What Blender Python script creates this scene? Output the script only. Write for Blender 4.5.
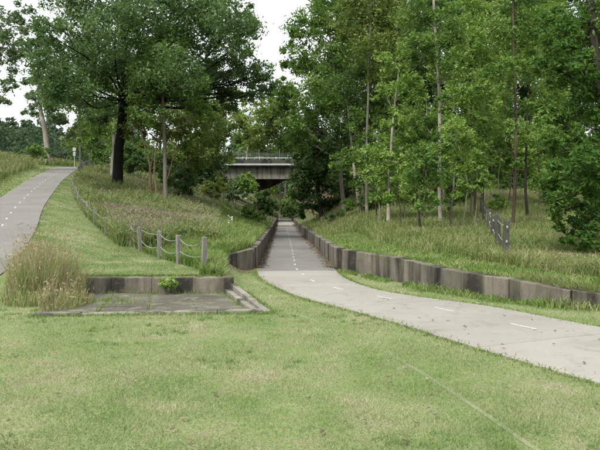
import bpy, math
import numpy as np

for o in list(bpy.data.objects):
    bpy.data.objects.remove(o)
SC = bpy.context.scene
COL = SC.collection
rng = np.random.default_rng(11)

# ------------------------------------------------------------------ camera, sky, sun, exposure
F, CX, HZ, CAMZ = 620.0, 300.0, 195.0, 1.7        # focal length in photo pixels, centre column, eye-level row, eye height
cam = bpy.data.cameras.new("camera")
cam.sensor_width = 36.0
cam.lens = F / 600.0 * 36.0
cam.shift_y = -(225.0 - HZ) / 600.0
cam.clip_start, cam.clip_end = 0.1, 3000.0
cam_o = bpy.data.objects.new("camera", cam)
cam_o.location = (0, 0, CAMZ)
cam_o.rotation_euler = (math.radians(90), 0, 0)
COL.objects.link(cam_o)
SC.camera = cam_o

SUN_EL, SUN_AZ = math.radians(56), math.radians(212)   # azimuth clockwise from +Y
W = bpy.data.worlds.new("World")
SC.world = W
W.use_nodes = True
nt = W.node_tree
nt.nodes.clear()
sky = nt.nodes.new("ShaderNodeTexSky")
sky.sky_type = 'NISHITA'
sky.sun_disc = False
sky.sun_elevation = SUN_EL
sky.sun_rotation = SUN_AZ
sky.dust_density = 6.0
sky.air_density = 1.0
hs = nt.nodes.new("ShaderNodeHueSaturation")
hs.inputs['Saturation'].default_value = 0.16
mixw = nt.nodes.new("ShaderNodeMix")
mixw.data_type = 'RGBA'
mixw.inputs[0].default_value = 0.6
mixw.inputs[7].default_value = (8.6, 9.0, 9.3, 1)      # even cloud cover
bg = nt.nodes.new("ShaderNodeBackground")
bg.inputs[1].default_value = 0.068
wo = nt.nodes.new("ShaderNodeOutputWorld")
nt.links.new(sky.outputs[0], hs.inputs['Color'])
nt.links.new(hs.outputs[0], mixw.inputs[6])
nt.links.new(mixw.outputs[2], bg.inputs[0])
nt.links.new(bg.outputs[0], wo.inputs[0])

sl = bpy.data.lights.new("sun", 'SUN')
sl.energy = 1.5
sl.angle = math.radians(11)
sl.color = (1.0, 0.98, 0.94)
so = bpy.data.objects.new("sun", sl)
so.rotation_euler = (math.radians(90) - SUN_EL, 0, math.pi - SUN_AZ)
COL.objects.link(so)

SC.view_settings.view_transform = 'Standard'
SC.view_settings.look = 'None'
SC.view_settings.exposure = 1.58
SC.view_settings.gamma = 1.0
SC.render.engine = 'CYCLES'
SC.cycles.max_bounces = 8
SC.cycles.diffuse_bounces = 4
SC.cycles.glossy_bounces = 1
SC.cycles.transmission_bounces = 4
SC.cycles.use_denoising = True
SC.cycles.use_adaptive_sampling = True
SC.cycles.adaptive_threshold = 0.02

# ------------------------------------------------------------------ small helpers
def link(o, parent=None):
    COL.objects.link(o)
    if parent is not None:
        o.parent = parent
    return o

def tag(o, label=None, cat=None, group=None, kind=None):
    if label: o["label"] = label
    if cat: o["category"] = cat
    if group: o["group"] = group
    if kind: o["kind"] = kind
    return o

def empty(name, loc):
    o = bpy.data.objects.new(name, None)
    o.empty_display_size = 0.2
    o.location = loc
    return link(o)

def mesh_np(name, V, faces, mats, parent=None, smooth=False, origin=None, matidx=None):
    """faces: one array (M,k) or a list of such arrays"""
    V = np.asarray(V, dtype=np.float64)
    if origin is not None:
        V = V - np.asarray(origin)
    if not isinstance(faces, list):
        faces = [faces]
    me = bpy.data.meshes.new(name)
    me.vertices.add(len(V))
    me.vertices.foreach_set("co", V.astype(np.float32).ravel())
    loops = np.concatenate([np.asarray(f, dtype=np.int32).ravel() for f in faces])
    cnt = np.concatenate([np.full(len(f), np.asarray(f).shape[1], dtype=np.int32) for f in faces])
    starts = np.concatenate([[0], np.cumsum(cnt)[:-1]]).astype(np.int32)
    me.loops.add(len(loops))
    me.loops.foreach_set("vertex_index", loops)
    me.polygons.add(len(cnt))
    me.polygons.foreach_set("loop_start", starts)
    me.polygons.foreach_set("loop_total", cnt)
    if matidx is not None:
        me.polygons.foreach_set("material_index", np.asarray(matidx, dtype=np.int32))
    me.polygons.foreach_set("use_smooth", np.full(len(cnt), smooth, dtype=bool))
    me.update(calc_edges=True)
    me.validate()
    for m in (mats if isinstance(mats, list) else [mats]):
        me.materials.append(m)
    o = bpy.data.objects.new(name, me)
    if origin is not None and parent is None:
        o.location = origin
    return link(o, parent)

class MB:
    """collects shapes into one mesh"""
    def __init__(s):
        s.V, s.F3, s.F4, s.n = [], [], [], 0
    def add(s, V, F4=None, F3=None):
        V = np.asarray(V, dtype=float)
        s.V.append(V)
        if F4 is not None and len(F4): s.F4.append(np.asarray(F4) + s.n)
        if F3 is not None and len(F3): s.F3.append(np.asarray(F3) + s.n)
        s.n += len(V)
    def box(s, c, size, rz=0.0, ch=0.0, taper=1.0, tilt=(0, 0)):
        """box with base centre c; chamfered top edge ch"""
        sx, sy, sz = size[0] / 2, size[1] / 2, size[2]
        lv = [(0, 1, 1), (sz - ch, taper, taper)]
        rings = []
        for z, ax, ay in lv:
            rings.append([(-sx * ax, -sy * ay, z), (sx * ax, -sy * ay, z), (sx * ax, sy * ay, z), (-sx * ax, sy * ay, z)])
        if ch > 0:
            rings.append([(-(sx * taper - ch), -(sy * taper - ch), sz), (sx * taper - ch, -(sy * taper - ch), sz),
                          (sx * taper - ch, sy * taper - ch, sz), (-(sx * taper - ch), sy * taper - ch, sz)])
        V = np.array([p for r in rings for p in r])
        V[:, 0] += V[:, 2] * tilt[0]
        V[:, 1] += V[:, 2] * tilt[1]
        ca, sa = math.cos(rz), math.sin(rz)
        X = V[:, 0] * ca - V[:, 1] * sa + c[0]
        Y = V[:, 0] * sa + V[:, 1] * ca + c[1]
        V = np.stack([X, Y, V[:, 2] + c[2]], 1)
        F = [(3, 2, 1, 0)]
        for k in range(len(rings) - 1):
            for i in range(4):
                j = (i + 1) % 4
                F.append((4 * k + i, 4 * k + j, 4 * k + 4 + j, 4 * k + 4 + i))
        t = 4 * (len(rings) - 1)
        F.append((t, t + 1, t + 2, t + 3))
        s.add(V, F)
    def tube(s, P, R, k=6, cap=True):
        P = np.asarray(P, dtype=float)
        R = np.broadcast_to(np.asarray(R, dtype=float), (len(P),))
        T = np.gradient(P, axis=0)
        T /= np.linalg.norm(T, axis=1)[:, None] + 1e-9
        ref = np.where(np.abs(T[:, 2:3]) > 0.9, np.array([[1.0, 0, 0]]), np.array([[0, 0, 1.0]]))
        ref = np.broadcast_to(ref[len(ref) // 2], T.shape)
        A = np.cross(T, ref); A /= np.linalg.norm(A, axis=1)[:, None] + 1e-9
        B = np.cross(T, A)
        an = np.arange(k) * 2 * math.pi / k
        V = P[:, None] + R[:, None, None] * (A[:, None] * np.cos(an)[None, :, None] + B[:, None] * np.sin(an)[None, :, None])
        n = len(P)
        i, j = np.meshgrid(np.arange(n - 1), np.arange(k), indexing='ij')
        j2 = (j + 1) % k
        Fq = np.stack([i * k + j, (i + 1) * k + j, (i + 1) * k + j2, i * k + j2], -1).reshape(-1, 4)
        V = V.reshape(-1, 3)
        F3 = None
        if cap:
            V = np.concatenate([V, P[-1:], P[:1]])
            c0 = n * k
            F3 = [((n - 1) * k + q, c0, (n - 1) * k + (q + 1) % k)[::-1] for q in range(k)] + [(q, c0 + 1, (q + 1) % k) for q in range(k)]
        s.add(V, Fq, F3)
    def build(s, name, mat, parent=None, smooth=False, origin=None):
        V = np.concatenate(s.V)
        fs = []
        if s.F4: fs.append(np.concatenate(s.F4))
        if s.F3: fs.append(np.concatenate(s.F3))
        return mesh_np(name, V, fs, mat, parent, smooth, origin)

def sstep(a, b, x):
    t = np.clip((np.asarray(x, dtype=float) - a) / (b - a), 0, 1)
    return t * t * (3 - 2 * t)

def smooth_line(pts, n):
    """Catmull-Rom through the points, resampled to n points by arc length"""
    P = np.asarray(pts, dtype=float)
    Q = np.concatenate([[2 * P[0] - P[1]], P, [2 * P[-1] - P[-2]]])
    out = []
    for i in range(1, len(Q) - 2):
        t = np.linspace(0, 1, 16, endpoint=False)[:, None]
        a, b, c, d = Q[i - 1], Q[i], Q[i + 1], Q[i + 2]
        out.append(0.5 * ((2 * b) + (c - a) * t + (2 * a - 5 * b + 4 * c - d) * t ** 2 + (3 * b - a - 3 * c + d) * t ** 3))
    out.append(P[-1:])
    C = np.concatenate(out)
    s = np.concatenate([[0], np.cumsum(np.linalg.norm(np.diff(C, axis=0), axis=1))])
    q = np.linspace(0, s[-1], n)
    return np.stack([np.interp(q, s, C[:, k]) for k in range(C.shape[1])], 1)

def inpoly(x, y, poly):
    x, y = np.asarray(x), np.asarray(y)
    c = np.zeros(x.shape, bool)
    P = np.asarray(poly)
    for (x1, y1), (x2, y2) in zip(P, np.roll(P, -1, 0)):
        if y1 == y2: continue
        m = ((y1 > y) != (y2 > y)) & (x < (x2 - x1) * (y - y1) / (y2 - y1) + x1)
        c ^= m
    return c

_nz = np.random.default_rng(5).random((64, 64))
def vnoise(x, y, s):
    """smooth 2-D value noise 0..1 with cell size s"""
    x = np.asarray(x, dtype=float) / s + 311.3; y = np.asarray(y, dtype=float) / s + 97.7
    xi, yi = np.floor(x).astype(int), np.floor(y).astype(int)
    u, v = x - xi, y - yi
    u, v = u * u * (3 - 2 * u), v * v * (3 - 2 * v)
    g = lambda a, b: _nz[a % 64, b % 64]
    return (g(xi, yi) * (1 - u) + g(xi + 1, yi) * u) * (1 - v) + (g(xi, yi + 1) * (1 - u) + g(xi + 1, yi + 1) * u) * v

# ------------------------------------------------------------------ the lie of the land
I = np.interp
def z_floor(y): return I(y, [-10, 4, 10, 12, 19, 50, 100, 150], [0.15, 0, -.22, -.3, -.57, -1.5, -2.5, -2.7])
def x_lwall(y):
    return np.where(np.asarray(y) < 19, I(y, [13.2, 17.4, 18.2, 19.0], [-1.45, -2.0, -2.05, -1.42]), -1.42 - .029 * (np.asarray(y) - 19))
XR_Y = [7.5, 8.4, 9, 9.5, 10.5, 11.4, 13, 14.9, 16.6, 18.4, 19.2]
XR_X = [40, 20, 12, 8, 5.05, 4.05, 3.15, 2.5, 2.0, 1.38, 1.22]
def x_rwall(y):
    return np.where(np.asarray(y) < 19.2, I(y, XR_Y, XR_X), 1.22 - .029 * (np.asarray(y) - 19.2))
def top_rwall(y):
    y = np.asarray(y)
    return np.where(y < 19.2, I(y, [7.5, 9.5, 10.5, 11.4, 13, 14.9, 16.6, 19.2], [-.2, -.12, .02, .13, .15, .17, .14, .05]), z_floor(y) + .62)
def top_lwall(y):
    y = np.asarray(y)
    return np.where(y < 19, I(y, [13, 14.5, 18.2, 19], [-.01, .03, -.02, .1]), z_floor(y) + .67)
def x_lawn(y): return I(y, [12, 13, 19.5, 22, 25, 29, 35, 50, 60, 100], [-4.4, -4.4, -5.75, -7.1, -8.7, -10.5, -13, -17.9, -19.5, -21])
def z_lawn(y): return I(y, [13, 19.5, 22, 25, 29, 35, 40, 50, 60, 80, 120], [-.06, .05, .35, .77, 1.25, 2.0, 2.6, 3.6, 4.3, 4.8, 5.0])
def x_lpath(y): return I(y, [4, 9, 13, 16, 19.5, 24.5, 29, 40, 55, 62, 100], [-13, -8.6, -6.2, -7.1, -8.3, -10.2, -11.7, -15.3, -19.5, -20.8, -22.5])
def z_lpath(y): return I(y, [6, 9, 13, 16, 19.5, 24.5, 29, 40, 55, 65, 90], [-.12, -.16, -.04, .33, .6, 1.1, 1.6, 2.67, 4.18, 4.6, 5.0])
PIT = [(-4.25, 9.75), (-.55, 10.2), (-1.42, 13.22), (-4.85, 13.22)]

def H(x, y):
    x, y = np.broadcast_arrays(np.asarray(x, float), np.asarray(y, float))
    z = z_floor(y).copy()
    z = z + .02 * (vnoise(x, y, 1.3) - .5) * (np.abs(y) < 17)
    # right bank
    xr = x_rwall(y)
    s = x - xr
    wt = top_rwall(y) - .05
    zp = I(y, [8, 10, 12, 16, 25, 40, 60, 90, 110], [-.15, 0, .1, .1, .28, .62, 2.2, 4.3, 4.8])
    wid = I(y, [10, 18, 40], [3, 3.5, 5.5])
    zr = wt + (zp - wt) * sstep(0, wid, s) + .05 * np.clip(s - 7, 0, 25) + .10 * (vnoise(x, y, 2.3) - .5) * sstep(.3, 2, s)
    slope = (x_rwall(y + .1) - x_rwall(y - .1)) / .2
    mR = sstep(.03, .10, s / np.sqrt(1 + slope ** 2))
    z = z + (np.maximum(zr, z - .02) - z) * mR
    # left bank, lawn, left path
    xl, xe, xp = x_lwall(y), x_lawn(y), x_lpath(y)
    wl = top_lwall(y) - .05
    t = np.clip((xl - x) / np.maximum(xl - xe, .3), 0, 1)
    zl = wl + (z_lawn(y) - wl) * (1 - (1 - t) ** 1.35)
    zl = zl + .12 * (vnoise(x, y, 2.1) - .5) * sstep(.05, .3, t) * (1 - sstep(.8, .97, t)) * (y > 19)
    u = np.clip((xe - x) / np.maximum(xe - xp, .3), 0, 1)
    zl = np.where(x < xe, z_lawn(y) + (z_lpath(y) - z_lawn(y)) * u, zl)
    v = xp - 2.3 - x
    zl = zl + np.where(v > 0, .13 * np.clip(v, 0, 9) * sstep(0, 1.2, v) * sstep(14, 24, y), 0)
    soft = I(y, [18.1, 18.6], [.38, .05])
    mL = sstep(-1, 1, (xl - x) / soft)
    yb = sstep(13.15, 13.27, y)
    ys = sstep(8.6, 13.4, y)
    wside = sstep(-4.9, -5.8, x) if False else 1 - sstep(-5.8, -4.9, x)
    mL = mL * (yb * (1 - wside) + ys * wside)
    z = z * (1 - mL) + zl * mL
    # the pit under the old slab
    pit = inpoly(x, y, PIT) & (y < 13.2)
    z = np.where(pit, z_floor(y) - .12, z)
    # far hills
    hill = sstep(140, 420, y) * (26 + 22 * (vnoise(x, y, 160) - .5) + 10 * sstep(60, -200, x))
    return z + hill

def P(px, py, d):
    return np.array([(px - CX) / F * d, d, CAMZ - (py - HZ) / F * d])
def G(px, d):
    x = (px - CX) / F * d
    return np.array([x, d, float(H(x, d))])

# ------------------------------------------------------------------ materials
def nodes(m):
    m.use_nodes = True
    n = m.node_tree
    n.nodes.clear()
    return n, n.nodes.new("ShaderNodeOutputMaterial")

def N(n, t, **kw):
    q = n.nodes.new(t)
    for k, v in kw.items():
        if isinstance(k, str) and hasattr(q, k): setattr(q, k, v)
        else: q.inputs[k].default_value = v
    return q

def ramp(n, src, stops):
    r = n.nodes.new("ShaderNodeValToRGB")
    while len(r.color_ramp.elements) < len(stops): r.color_ramp.elements.new(.5)
    for e, (p, c) in zip(r.color_ramp.elements, stops):
        e.position = p
        e.color = (*c, 1) if len(c) == 3 else c
    n.links.new(src, r.inputs[0])
    return r.outputs[0]

def noise(n, scale, detail=4, rough=.55, vec=None, dist=0.0):
    t = n.nodes.new("ShaderNodeTexNoise")
    t.inputs['Scale'].default_value = scale
    t.inputs['Detail'].default_value = detail
    t.inputs['Roughness'].default_value = rough
    t.inputs['Distortion'].default_value = dist
    if vec is not None: n.links.new(vec, t.inputs['Vector'])
    return t.outputs['Fac']

def mix(n, fac, a, b, mode='MIX'):
    q = n.nodes.new("ShaderNodeMix")
    q.data_type = 'RGBA'
    q.blend_type = mode
    for sock, v in ((q.inputs[0], fac), (q.inputs[6], a), (q.inputs[7], b)):
        if isinstance(v, (int, float)): sock.default_value = v
        elif isinstance(v, tuple): sock.default_value = (*v, 1)
        else: n.links.new(v, sock)
    return q.outputs[2]

def mapr(n, v, a, b, c, d):
    q = n.nodes.new("ShaderNodeMapRange")
    n.links.new(v, q.inputs[0])
    for i, k in enumerate((a, b, c, d)): q.inputs[i + 1].default_value = k
    return q.outputs[0]

def worldpos(n):
    return n.nodes.new("ShaderNodeNewGeometry").outputs['Position']

def stretch(n, vec, sc):
    q = n.nodes.new("ShaderNodeMapping")
    q.inputs['Scale'].default_value = sc
    n.links.new(vec, q.inputs[0])
    return q.outputs[0]

def finish(n, out, col, rough=.9, bump=None, bstr=.3, bdist=.02, spec=.25):
    b = n.nodes.new("ShaderNodeBsdfPrincipled")
    if isinstance(col, tuple): b.inputs['Base Color'].default_value = (*col, 1)
    else: n.links.new(col, b.inputs['Base Color'])
    b.inputs['Roughness'].default_value = rough
    b.inputs['Specular IOR Level'].default_value = spec
    if bump is not None:
        q = n.nodes.new("ShaderNodeBump")
        q.inputs['Strength'].default_value = bstr
        q.inputs['Distance'].default_value = bdist
        n.links.new(bump, q.inputs['Height'])
        n.links.new(q.outputs[0], b.inputs['Normal'])
    n.links.new(b.outputs[0], out.inputs[0])

def leaf_mat(name, stops, trans=.38, gloss=.32, tilt=(.16, .26, .03), patch=.7):
    """leaves and blades: a colour per piece, drifting over the crown; light passes through"""
    m = bpy.data.materials.new(name)
    n, out = nodes(m)
    g = n.nodes.new("ShaderNodeNewGeometry")
    pn = noise(n, patch, 2, .6, g.outputs['Position'])
    a = n.nodes.new("ShaderNodeMath"); a.operation = 'MULTIPLY_ADD'
    n.links.new(g.outputs['Random Per Island'], a.inputs[0]); a.inputs[1].default_value = .55
    n.links.new(mapr(n, pn, .3, .7, -.12, .58), a.inputs[2])
    col = ramp(n, a.outputs[0], stops)
    pb = n.nodes.new("ShaderNodeBsdfPrincipled")
    n.links.new(col, pb.inputs['Base Color'])
    pb.inputs['Roughness'].default_value = .5
    pb.inputs['Specular IOR Level'].default_value = gloss
    tr = n.nodes.new("ShaderNodeBsdfTranslucent")
    tc = mix(n, .5, col, tilt)
    n.links.new(tc, tr.inputs[0])
    ms = n.nodes.new("ShaderNodeMixShader")
    ms.inputs[0].default_value = trans
    n.links.new(pb.outputs[0], ms.inputs[1])
    n.links.new(tr.outputs[0], ms.inputs[2])
    n.links.new(ms.outputs[0], out.inputs[0])
    return m

LEAF = {
    'ironbark': leaf_mat('ironbark leaves', [(0, (.028, .064, .019)), (.5, (.066, .130, .036)), (1, (.145, .225, .070))], tilt=(.13, .22, .04)),
    'dark': leaf_mat('dark leaves', [(0, (.014, .036, .008)), (.6, (.036, .080, .016)), (1, (.080, .140, .030))]),
    'mid': leaf_mat('mid green leaves', [(0, (.034, .085, .014)), (.5, (.092, .182, .030)), (1, (.215, .305, .070))]),
    'light': leaf_mat('light green leaves', [(0, (.075, .155, .022)), (.5, (.160, .270, .042)), (1, (.300, .400, .110))]),
    'olive': leaf_mat('olive leaves', [(0, (.050, .085, .014)), (.5, (.120, .170, .030)), (1, (.225, .260, .068))]),
    'over': leaf_mat('deep green leaves', [(0, (.026, .068, .012)), (.6, (.066, .142, .026)), (1, (.140, .225, .050))], gloss=.15),
    'far': leaf_mat('far haze tinted leaves', [(0, (.030, .055, .034)), (.5, (.048, .080, .048)), (1, (.075, .112, .062))], trans=.2, gloss=.1, patch=.05),  # distant haze put into the bluish leaf colour
    'grey': leaf_mat('grey green leaves', [(0, (.048, .090, .040)), (.5, (.092, .150, .066)), (1, (.180, .245, .115))]),
}

def bark_mat(name, c0, c1, c2, sc=(6, 6, 1.2), bstr=.5):
    m = bpy.data.materials.new(name)
    n, out = nodes(m)
    p = worldpos(n)
    f = noise(n, 2.0, 5, .65, stretch(n, p, sc))
    g = noise(n, .9, 3, .6, p)
    c = ramp(n, f, [(.3, c0), (.55, c1), (.75, c2)])
    c = mix(n, mapr(n, g, .4, .7, 0, .5), c, c0)
    finish(n, out, c, .95, f, bstr, .03, .1)
    return m
BARK = {
    'black': bark_mat('black ironbark bark', (.006, .006, .005), (.014, .013, .011), (.032, .029, .024), (9, 9, 1.0), 1.0),
    'pale': bark_mat('pale gum bark', (.17, .15, .12), (.30, .27, .22), (.42, .39, .33), (2, 2, .7), .15),
    'grey': bark_mat('grey bark', (.08, .072, .058), (.15, .135, .11), (.23, .21, .17), (5, 5, .8), .4),
    'red': bark_mat('red brown bark', (.04, .031, .022), (.075, .058, .042), (.12, .097, .073), (6, 6, .9), .4),
    'tan': bark_mat('tan bark', (.13, .09, .055), (.22, .16, .10), (.30, .24, .17), (4, 4, .7), .3),
    'dark': bark_mat('dark bark', (.02, .018, .014), (.04, .035, .027), (.07, .06, .047), (6, 6, .9), .5),
}

def concrete_mat(name, base, dark, pale, stain=.5, streak=True, scale=1.0, moss=None, perobj=.25):
    m = bpy.data.materials.new(name)
    n, out = nodes(m)
    p = worldpos(n)
    f1 = noise(n, 1.1 * scale, 5, .6, p)
    f2 = noise(n, 45, 3, .6, p)
    c = mix(n, mapr(n, f1, .3, .7, 0, 1), base, pale)
    c = mix(n, mapr(n, f2, .3, .75, 0, .35), c, dark)
    if streak:
        f3 = noise(n, 1.0, 4, .6, stretch(n, p, (1.5, 1.5, .22)))
        c = mix(n, mapr(n, f3, .50 - stain * .08, .57, 0, .92), c, dark)
        f5 = noise(n, 1.0, 3, .6, stretch(n, p, (9, 9, .8)))
        c = mix(n, mapr(n, f5, .60, .72, 0, .5), c, dark)
    if perobj:
        oi = n.nodes.new("ShaderNodeObjectInfo")
        c = mix(n, mapr(n, oi.outputs['Random'], 0, 1, 0, perobj), c, dark)
    if moss:
        f4 = noise(n, 2.6, 8, .82, p, .3)
        c = mix(n, mapr(n, f4, .50, .64, 0, .8), c, moss)
    finish(n, out, c, .92, f2, .35, .01, .2)
    return m
WALLC = concrete_mat('stained retaining wall concrete', (.150, .132, .105), (.017, .016, .014), (.26, .228, .178), stain=.9, moss=(.085, .085, .05), perobj=.22)
SLABC = concrete_mat('old mossy slab concrete', (.070, .064, .050), (.030, .028, .023), (.125, .115, .09), stain=.3, streak=False, moss=(.19, .20, .115), perobj=.12)
KERBC = concrete_mat('worn kerb concrete', (.20, .185, .155), (.05, .047, .04), (.31, .285, .24), stain=.2, moss=(.11, .12, .06), perobj=.2)
PALEK = concrete_mat('pale sunken kerb concrete', (.165, .185, .098), (.10, .12, .055), (.225, .23, .14), stain=.1, streak=False, moss=(.17, .215, .085), perobj=.1)
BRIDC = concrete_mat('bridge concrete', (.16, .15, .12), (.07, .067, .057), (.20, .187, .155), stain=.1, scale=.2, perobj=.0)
BRIDD = concrete_mat('dark weathered and shaded bridge concrete', (.055, .052, .046), (.02, .02, .018), (.08, .075, .065), stain=.3, scale=.3, perobj=.0)  # weathering, plus shade under the span put into the dark colour

def path_mat(name, base, pale, dark, perobj=.12, speck=.3):
    m = bpy.data.materials.new(name)
    n, out = nodes(m)
    p = worldpos(n)
    f1 = noise(n, .55, 5, .6, p)
    f2 = noise(n, 70, 2, .6, p)
    f3 = noise(n, 2.6, 5, .7, p, .6)
    f6 = noise(n, .28, 4, .7, p, 1.2)
    c = mix(n, mapr(n, f1, .3, .7, 0, 1), base, pale)
    c = mix(n, mapr(n, f6, .50, .62, 0, .28), c, dark)
    c = mix(n, mapr(n, f2, .45, .75, 0, speck), c, dark)
    c = mix(n, mapr(n, f3, .53, .72, 0, .45), c, dark)
    oi = n.nodes.new("ShaderNodeObjectInfo")
    c = mix(n, mapr(n, oi.outputs['Random'], 0, 1, 0, perobj), c, dark)
    finish(n, out, c, .9, f2, .2, .004, .25)
    return m
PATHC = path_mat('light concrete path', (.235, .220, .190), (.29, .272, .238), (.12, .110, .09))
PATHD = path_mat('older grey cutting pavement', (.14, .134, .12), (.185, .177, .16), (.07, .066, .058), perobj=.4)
LPATHC = path_mat('grey asphalt path', (.155, .146, .132), (.19, .18, .165), (.095, .089, .08))
def plain(name, c, rough=.7, var=.3, sc=20, spec=.3):
    m = bpy.data.materials.new(name)
    n, out = nodes(m)
    f = noise(n, sc, 4, .6, worldpos(n))
    col = mix(n, mapr(n, f, .3, .7, 0, var), c, tuple(v * .45 for v in c))
    finish(n, out, col, rough, f, .15, .01, spec)
    return m
PAINT = plain('worn white line paint', (.46, .46, .43), .8, .8, 26)
TIMBER = bark_mat('weathered grey timber', (.11, .105, .09), (.20, .19, .165), (.30, .28, .245), (14, 14, 1.5), .3)
TIMBERD = bark_mat('dark green weathered timber', (.045, .046, .036), (.075, .077, .060), (.13, .13, .105), (14, 14, 1.5), .3)
ROPE = plain('pale cable', (.30, .30, .27), .6, .4, 40)
WHITE = plain('white painted metal', (.70, .70, .68), .5, .3, 8)
PALE = plain('pale weathered paint', (.40, .40, .38), .7, .5, 2)
DULL = plain('dull weathered steel', (.17, .175, .17), .6, .3, 12)
STEEL = plain('galvanised steel', (.36, .37, .37), .45, .3, 12, .5)
DARKSOIL = plain('dark gap filler', (.05, .045, .035), .95, .4, 12)

def ground_mat():
    m = bpy.data.materials.new('grassy ground')
    n, out = nodes(m)
    p = worldpos(n)
    a = n.nodes.new("ShaderNodeAttribute"); a.attribute_name = 'litter'
    a2 = n.nodes.new("ShaderNodeAttribute"); a2.attribute_name = 'rough_grass'
    f1 = noise(n, .6, 5, .65, p)
    f2 = noise(n, 9, 4, .7, p)
    f3 = noise(n, 60, 2, .6, p)
    lawn = ramp(n, f1, [(.30, (.105, .172, .048)), (.5, (.165, .212, .080)), (.64, (.235, .235, .130)), (.78, (.29, .255, .165))])
    f4 = noise(n, 2.2, 5, .7, p, .5)
    lawn = mix(n, mapr(n, f4, .53, .70, 0, .8), lawn, (.205, .165, .11))
    lawn = mix(n, mapr(n, f2, .45, .75, 0, .5), lawn, (.27, .24, .15))
    lawn = mix(n, mapr(n, f3, .42, .66, 0, .75), lawn, (.070, .072, .032))
    rough = ramp(n, f2, [(.3, (.05, .07, .022)), (.55, (.085, .105, .036)), (.75, (.15, .135, .065))])
    lit = ramp(n, f2, [(.3, (.045, .034, .022)), (.55, (.09, .066, .042)), (.75, (.15, .11, .075))])
    c = mix(n, a2.outputs['Fac'], lawn, rough)
    c = mix(n, a.outputs['Fac'], c, lit)
    finish(n, out, c, .95, f2, .5, .03, .1)
    return m

# ------------------------------------------------------------------ ground sheet
def axis(parts):
    out = [parts[0][0]]
    for a, b, s in parts:
        k = max(1, int(round((b - a) / s)))
        out += list(np.linspace(a, b, k + 1)[1:])
    return np.array(out)
gx = axis([(-900, -300, 60), (-300, -80, 20), (-80, -26, 3), (-26, -7, .5), (-7, 7, .12), (7, 26, .5), (26, 80, 3), (80, 300, 20), (300, 900, 60)])
gy = axis([(-60, -6, 9), (-6, 4, .5), (4, 21, .12), (21, 70, .5), (70, 130, 2), (130, 420, 10), (420, 1500, 90)])
X, Y = np.meshgrid(gx, gy)
Z = H(X, Y)
nx, ny = len(gx), len(gy)
ii, jj = np.meshgrid(np.arange(ny - 1), np.arange(nx - 1), indexing='ij')
q = ii * nx + jj
FQ = np.stack([q, q + 1, q + nx + 1, q + nx], -1).reshape(-1, 4)
ground = mesh_np('ground', np.stack([X, Y, Z], -1).reshape(-1, 3), FQ, ground_mat(), smooth=True)
tag(ground, kind='structure')

MP_L = smooth_line([(-3.8, 108), (-3.55, 100), (-2.97, 80), (-2.4, 60), (-1.9, 43), (-1.6, 32), (-1.45, 25), (-1.36, 21.5), (-1.32, 19.2), (-1.08, 16.4), (-.56, 14), (.0, 12.1), (.69, 10.6), (1.40, 9.05), (1.96, 7.6), (2.43, 6.5), (2.80, 5.7), (3.6, 4), (5, 1.4), (7, -2)], 240)
MP_R = smooth_line([(-1.5, 108), (-1.25, 100), (-.67, 80), (-.1, 60), (.39, 43), (.71, 32), (.9, 25), (1.0, 21.5), (1.05, 19.3), (1.08, 17), (1.22, 15.3), (1.62, 13.4), (2.12, 12.4), (2.55, 11.75), (3.2, 10.95), (3.7, 9.85), (4.25, 8.6), (5.0, 7.2), (6.4, 4.9), (8.2, 2), (10, -1)], 240)
def pair(Lp, Rp, n):
    """matched points on the two edges of a path"""
    C = smooth_line([(-2.6, 108), (-2.4, 100), (-1.82, 80), (-1.25, 60), (-.76, 43), (-.45, 32), (-.28, 25), (-.19, 21.5), (-.14, 19.2), (-.03, 17.9), (.13, 16.3), (.38, 14.7), (.82, 13.4), (1.42, 12.2), (2.0, 11.1), (2.62, 9.75), (3.24, 8.4), (3.9, 6.9), (4.95, 4.6), (6.5, 1.8), (8.4, -1.4)], n)
    T = np.gradient(C, axis=0); T /= np.linalg.norm(T, axis=1)[:, None]
    Nn = np.stack([T[:, 1], -T[:, 0]], 1)
    def hit(E, sgn):
        E = smooth_line(E, 700)
        out = []
        for c, t in zip(C, T):
            d = E - c
            k = np.argmin(np.abs(d @ t) + .05 * np.linalg.norm(d, axis=1))
            out.append(E[k])
        return np.array(out)
    return C, hit(Lp, -1), hit(Rp, 1)
PC, PL, PR = pair(MP_L, MP_R, 300)
PATH_POLY = np.concatenate([PL, PR[::-1]])
lpy = np.concatenate([np.linspace(5, 30, 60), np.linspace(30, 75, 70)[1:]])
LP_R = np.stack([x_lpath(lpy), lpy], 1)
LP_R = smooth_line(LP_R[::6], 130)
_t = np.gradient(LP_R, axis=0); _t /= np.linalg.norm(_t, axis=1)[:, None]
LP_L = LP_R + np.stack([-_t[:, 1], _t[:, 0]], 1) * 2.15
LP_POLY = np.concatenate([LP_L, LP_R[::-1]])

vv = np.zeros(nx * ny); rr = np.zeros(nx * ny)
Xf, Yf = X.ravel(), Y.ravel()
sR = Xf - x_rwall(Yf)
lit = sstep(.2, 1.4, x_lwall(Yf) - Xf) * sstep(22, 34, Yf) * sstep(.35, .75, vnoise(Xf, Yf, 3.0)) * (Xf > x_lawn(Yf) + 1.5)
lit = np.maximum(lit, sstep(.5, 2.5, sR) * sstep(34, 46, Yf) * (.5 + .5 * vnoise(Xf, Yf, 2.0)))
gut = (Yf > 17.5) & (Yf < 104) & (Xf > x_lwall(Yf) - .1) & (Xf < x_rwall(Yf) + .1)
lit = np.maximum(lit, gut * .95)
rgh = np.maximum(sstep(.1, .8, sR) * sstep(8, 11, Yf), ((Xf < x_lwall(Yf)) & (Xf > x_lawn(Yf)) & (Yf > 17)) * 1.0)
rgh = np.maximum(rgh, (Xf < x_lpath(Yf) - 3.2) & (Yf > 13))
rgh = np.maximum(rgh, Yf > 62)
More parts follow.
